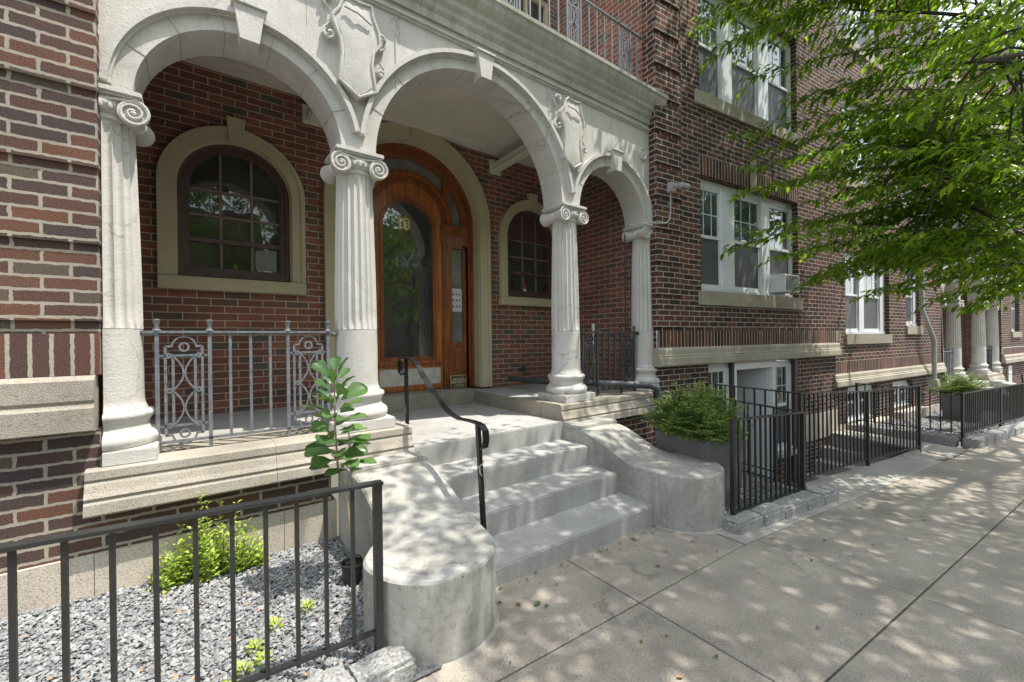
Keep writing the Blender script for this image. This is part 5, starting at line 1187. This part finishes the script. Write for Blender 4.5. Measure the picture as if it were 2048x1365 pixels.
SP = [[816,17,593,504,275,533],[720,88,582,513,267,495],[768,53,558,529,230,508],[727,33,475,558,209,502],[713,68,473,568,251,474],[766,53,457,609,221,444],[795,32,421,644,207,452],[804,25,403,562,268,406],[803,26,368,588,261,369],[735,52,382,596,242,388],[835,27,346,598,279,341],[873,36,331,655,261,359],[883,28,318,579,279,263],[963,31,306,621,273,290],[951,40,284,666,253,257],[994,32,267,710,244,218],[1026,33,256,783,215,229],[1048,29,250,810,195,204],[1000,28,237,842,158,208],[1006,24,223,864,129,192],[979,19,220,876,96,180],[974,23,248,905,74,193],[650,15,304,583,90,328],[557,10,372,497,79,338],[524,9,382,489,60,365],[557,10,348,523,47,330],[541,9,413,499,53,389],[622,11,332,575,59,301],[656,11,489,614,42,470],[738,13,489,679,44,482],[819,14,498,762,57,504],[978,21,618,898,81,612],[902,15,605,792,97,587],[983,17,554,931,56,541],[650,165,614,521,262,548],[700,129,619,572,237,561],[697,106,577,589,199,533],[688,175,615,582,254,525],[777,96,572,655,199,511],[803,77,534,686,176,465],[858,60,455,723,186,413],[857,60,415,689,211,379],[768,53,576,634,152,548],[792,35,587,672,124,530],[652,86,385,597,152,375],[729,76,544,657,154,557],[862,106,310,768,202,302],[763,2,274,673,94,255],[1038,12,475,884,151,437],[1066,-33,548,947,81,542],[831,-5,503,719,104,516],[892,60,449,807,148,428],[693,102,368,607,191,347],[945,54,341,806,183,335],[780,40,249,721,109,239],[685,44,462,617,120,440],[834,1,340,764,78,331],[792,102,252,692,201,236],[793,68,292,712,153,258],[813,95,450,697,207,435],[900,72,339,789,179,297],[767,33,375,680,122,359],[754,51,366,679,132,368],[903,98,261,794,204,261],[846,42,230,774,120,225],[875,-29,270,786,62,238],[768,62,514,678,154,508],[812,-45,331,708,58,336],[1027,16,458,929,114,470],[944,-55,425,829,56,421],[840,91,473,739,191,443],[795,-23,299,701,72,304],[854,4,380,737,115,368],[877,135,277,751,254,273],[801,-24,304,746,42,287],[825,-48,390,720,54,395],[756,79,273,681,159,249],[848,95,266,773,175,256],[885,21,342,778,125,332],[881,62,406,758,178,402],[1112,-46,284,990,70,268],[1039,22,587,927,130,579],[1010,22,419,899,130,399],[911,32,599,766,165,601],[863,37,393,738,155,401],[858,56,282,749,162,262],[845,-37,282,761,49,254],[892,104,398,791,205,382],[911,95,357,794,207,344],[878,-42,361,761,70,353],[892,40,458,811,126,468],[1141,-74,281,998,57,263],[762,18,311,694,94,308],[613,100,339,540,180,344],[843,103,268,711,227,227],[805,3,310,730,84,297],[832,63,275,741,156,263],[857,129,282,774,216,237],[713,76,387,615,174,378],[716,43,387,622,138,363],[893,89,334,796,185,313],[1057,-16,415,901,126,392],[1026,17,436,932,112,445],[743,46,269,683,115,243],[921,85,411,753,235,422],[1001,8,562,900,108,557],[1004,-10,456,858,124,454],[827,13,334,754,92,322],[1033,18,545,868,165,538],[746,1,349,682,73,348],[1139,-66,467,992,69,446],[1040,-4,243,919,111,243],[705,47,304,618,137,309],[1035,4,432,952,92,398],[824,104,310,728,200,289],[1181,-92,464,1018,54,440],[810,-28,238,749,42,238],[831,37,384,738,132,394],[873,-41,435,780,53,441],[1012,31,403,916,128,395],[914,-58,373,811,44,370],[798,-5,244,677,110,226],[704,32,324,604,132,305],[970,50,487,847,167,449],[921,13,369,795,132,378],[741,30,249,648,125,246],[1096,-36,536,944,103,516],[885,25,394,790,121,364],[908,119,396,810,217,367],[919,42,474,843,123,446],[806,67,365,673,191,366],[964,53,418,859,156,406],[628,99,254,545,186,257],[921,67,288,826,162,247],[1123,-49,250,998,68,228],[804,107,349,689,218,331],[1081,-34,474,919,112,460],[903,21,315,785,134,295],[924,54,575,798,174,543],[690,78,414,600,170,400]]
P, Dd, U, L = [], [], [], []; r = np.random.default_rng(8)
for q in SP:
    a = np.array(q[:3])/100; c = np.array(q[3:])/100
    near = min(limbpts, key=lambda p: (Vector(a)-p).length)
    if (near-Vector(a)).length < 3: b.tube([near, near.lerp(Vector(a), .5)+Vector((0, 0, .08)), Vector(a)], .012, 5, r1=.009)
    d = c-a; ln_ = np.linalg.norm(d); d /= ln_; m_ = max(6, int(ln_/.062)); side = np.cross(d, [0, 0, 1.]); side /= np.linalg.norm(side); ctr = [a+d*ln_*t_+np.array([0, 0, .16*math.sin(PI*t_)*ln_*.35]) for t_ in np.linspace(0, 1, 9)]
    b.tube(ctr, .009, 5, r1=.002)
    for j in range(m_):
        t_ = (j+.5)/m_; p = a+d*ln_*t_+np.array([0, 0, .16*math.sin(PI*t_)*ln_*.35]); s_ = 1 if j % 2 else -1; bl = r.uniform(.2, .55)*(1-.55*t_)
        e = side*s_*r.uniform(.4, .9)+d*.75+np.array([0, 0, r.uniform(-.45, .3)]); e /= np.linalg.norm(e)
        if j % 2 == 0: b.tube([Vector(p), Vector(p+e*bl)], .0035, 3, r1=.0015, caps=False)
        for k in range(int(bl/.048)+2):
            pp = p+e*.048*k+np.array([0, 0, -.3*(.048*k)**2]); sd = np.cross(e, [0, 0, 1.]); sd /= np.linalg.norm(sd)+1e-6
            P.append(pp); Dd.append(sd*(1 if k % 2 else -1)*.75+e*.8+np.array([0, 0, -.35])+r.normal(0, .2, 3)); U.append(np.array([0, 0, 1])+r.normal(0, .38, 3)); L.append(r.uniform(.07, .125))
P = np.array(P); L = np.array(L); leaves_mesh('foliage', P, Dd, U, L, L*.42, 'leaf', tree, droop=.3)
b.build('limbs', 'bark', tree)
# crown overhead that shades the pavement and the steps
def crown(n, boxes, seed, parent, lf=.12, mat='leaf'):
    r = np.random.default_rng(seed); P, Dd, U = [], [], []
    for (x0, x1, y0, y1, z0, z1, nn) in boxes:
        cc = r.uniform([x0, y0, z0], [x1, y1, z1], (nn, 3))
        for c in cc:
            m_ = r.integers(14, 34); P.append(c+r.normal(0, 1, (m_, 3))*[.3, .3, .13]); Dd.append(r.normal(0, 1, (m_, 3))+[0, 0, -.4]); U.append(r.normal(0, .4, (m_, 3))+[0, 0, 1])
    P = np.concatenate(P); Dd = np.concatenate(Dd); U = np.concatenate(U); L = r.uniform(.7, 1.2, len(P))*lf
    return leaves_mesh('crown', P, Dd, U, L, L*.45, mat, parent, droop=.2)
crown(0, [(3.1, 7.3, -3.6, .3, 6.2, 8.6, 760), (7.3, 11, -4.5, -1.6, 6.5, 8.8, 260), (5.0, 8.0, 1.2, 2.3, 6.4, 7.6, 150), (2.6, 4.2, -1.2, .8, 6.2, 7.4, 80)], 5, tree)
# the far side of the street, seen only as reflections
ob = thing('apartment_block', (4, -22, -.5), 'plain brick apartment block across the street reflected in the panes', 'building')
b = MB(); b.box(-25, 3, -30, -20, -1, 9); b.box(5, 38, -31, -21, -2, 10); b.build('wall', 'far', ob)
b = MB()
for fx in range(-24, 36, 3):
    for fz in (1, 4, 7):
        if 1 < fx < 6: continue
        b.box(fx, fx+1.3, -19.98 if fx < 3 else -20.98, -19.9 if fx < 3 else -20.9, fz, fz+1.7)
b.build('window', 'glassb', ob)
TL = ['tree across the street mirrored in the left arched porch window', 'tree across the street mirrored in the door glass', 'tree across the street mirrored in the bank of windows', 'tree across the street farthest to the left']
for i, (tx, ty) in enumerate(((-3.5, -12.6), (3.2, -13), (10, -13.6), (-11, -12.6))):
    t = thing('roadside_tree', (tx, ty, -.1), TL[i], 'tree', 'trees across the street')
    b = MB(); b.tube([(tx, ty, -.4), (tx, ty, 3), (tx+.3, ty, 6)], .2, 8, r1=.08); b.build('trunk', 'bark', t)
    crown(0, [(tx-3.6, tx+3.6, ty-2.2, ty+2.2, 2.6, 12, 520)], 30+i, t, lf=.22)
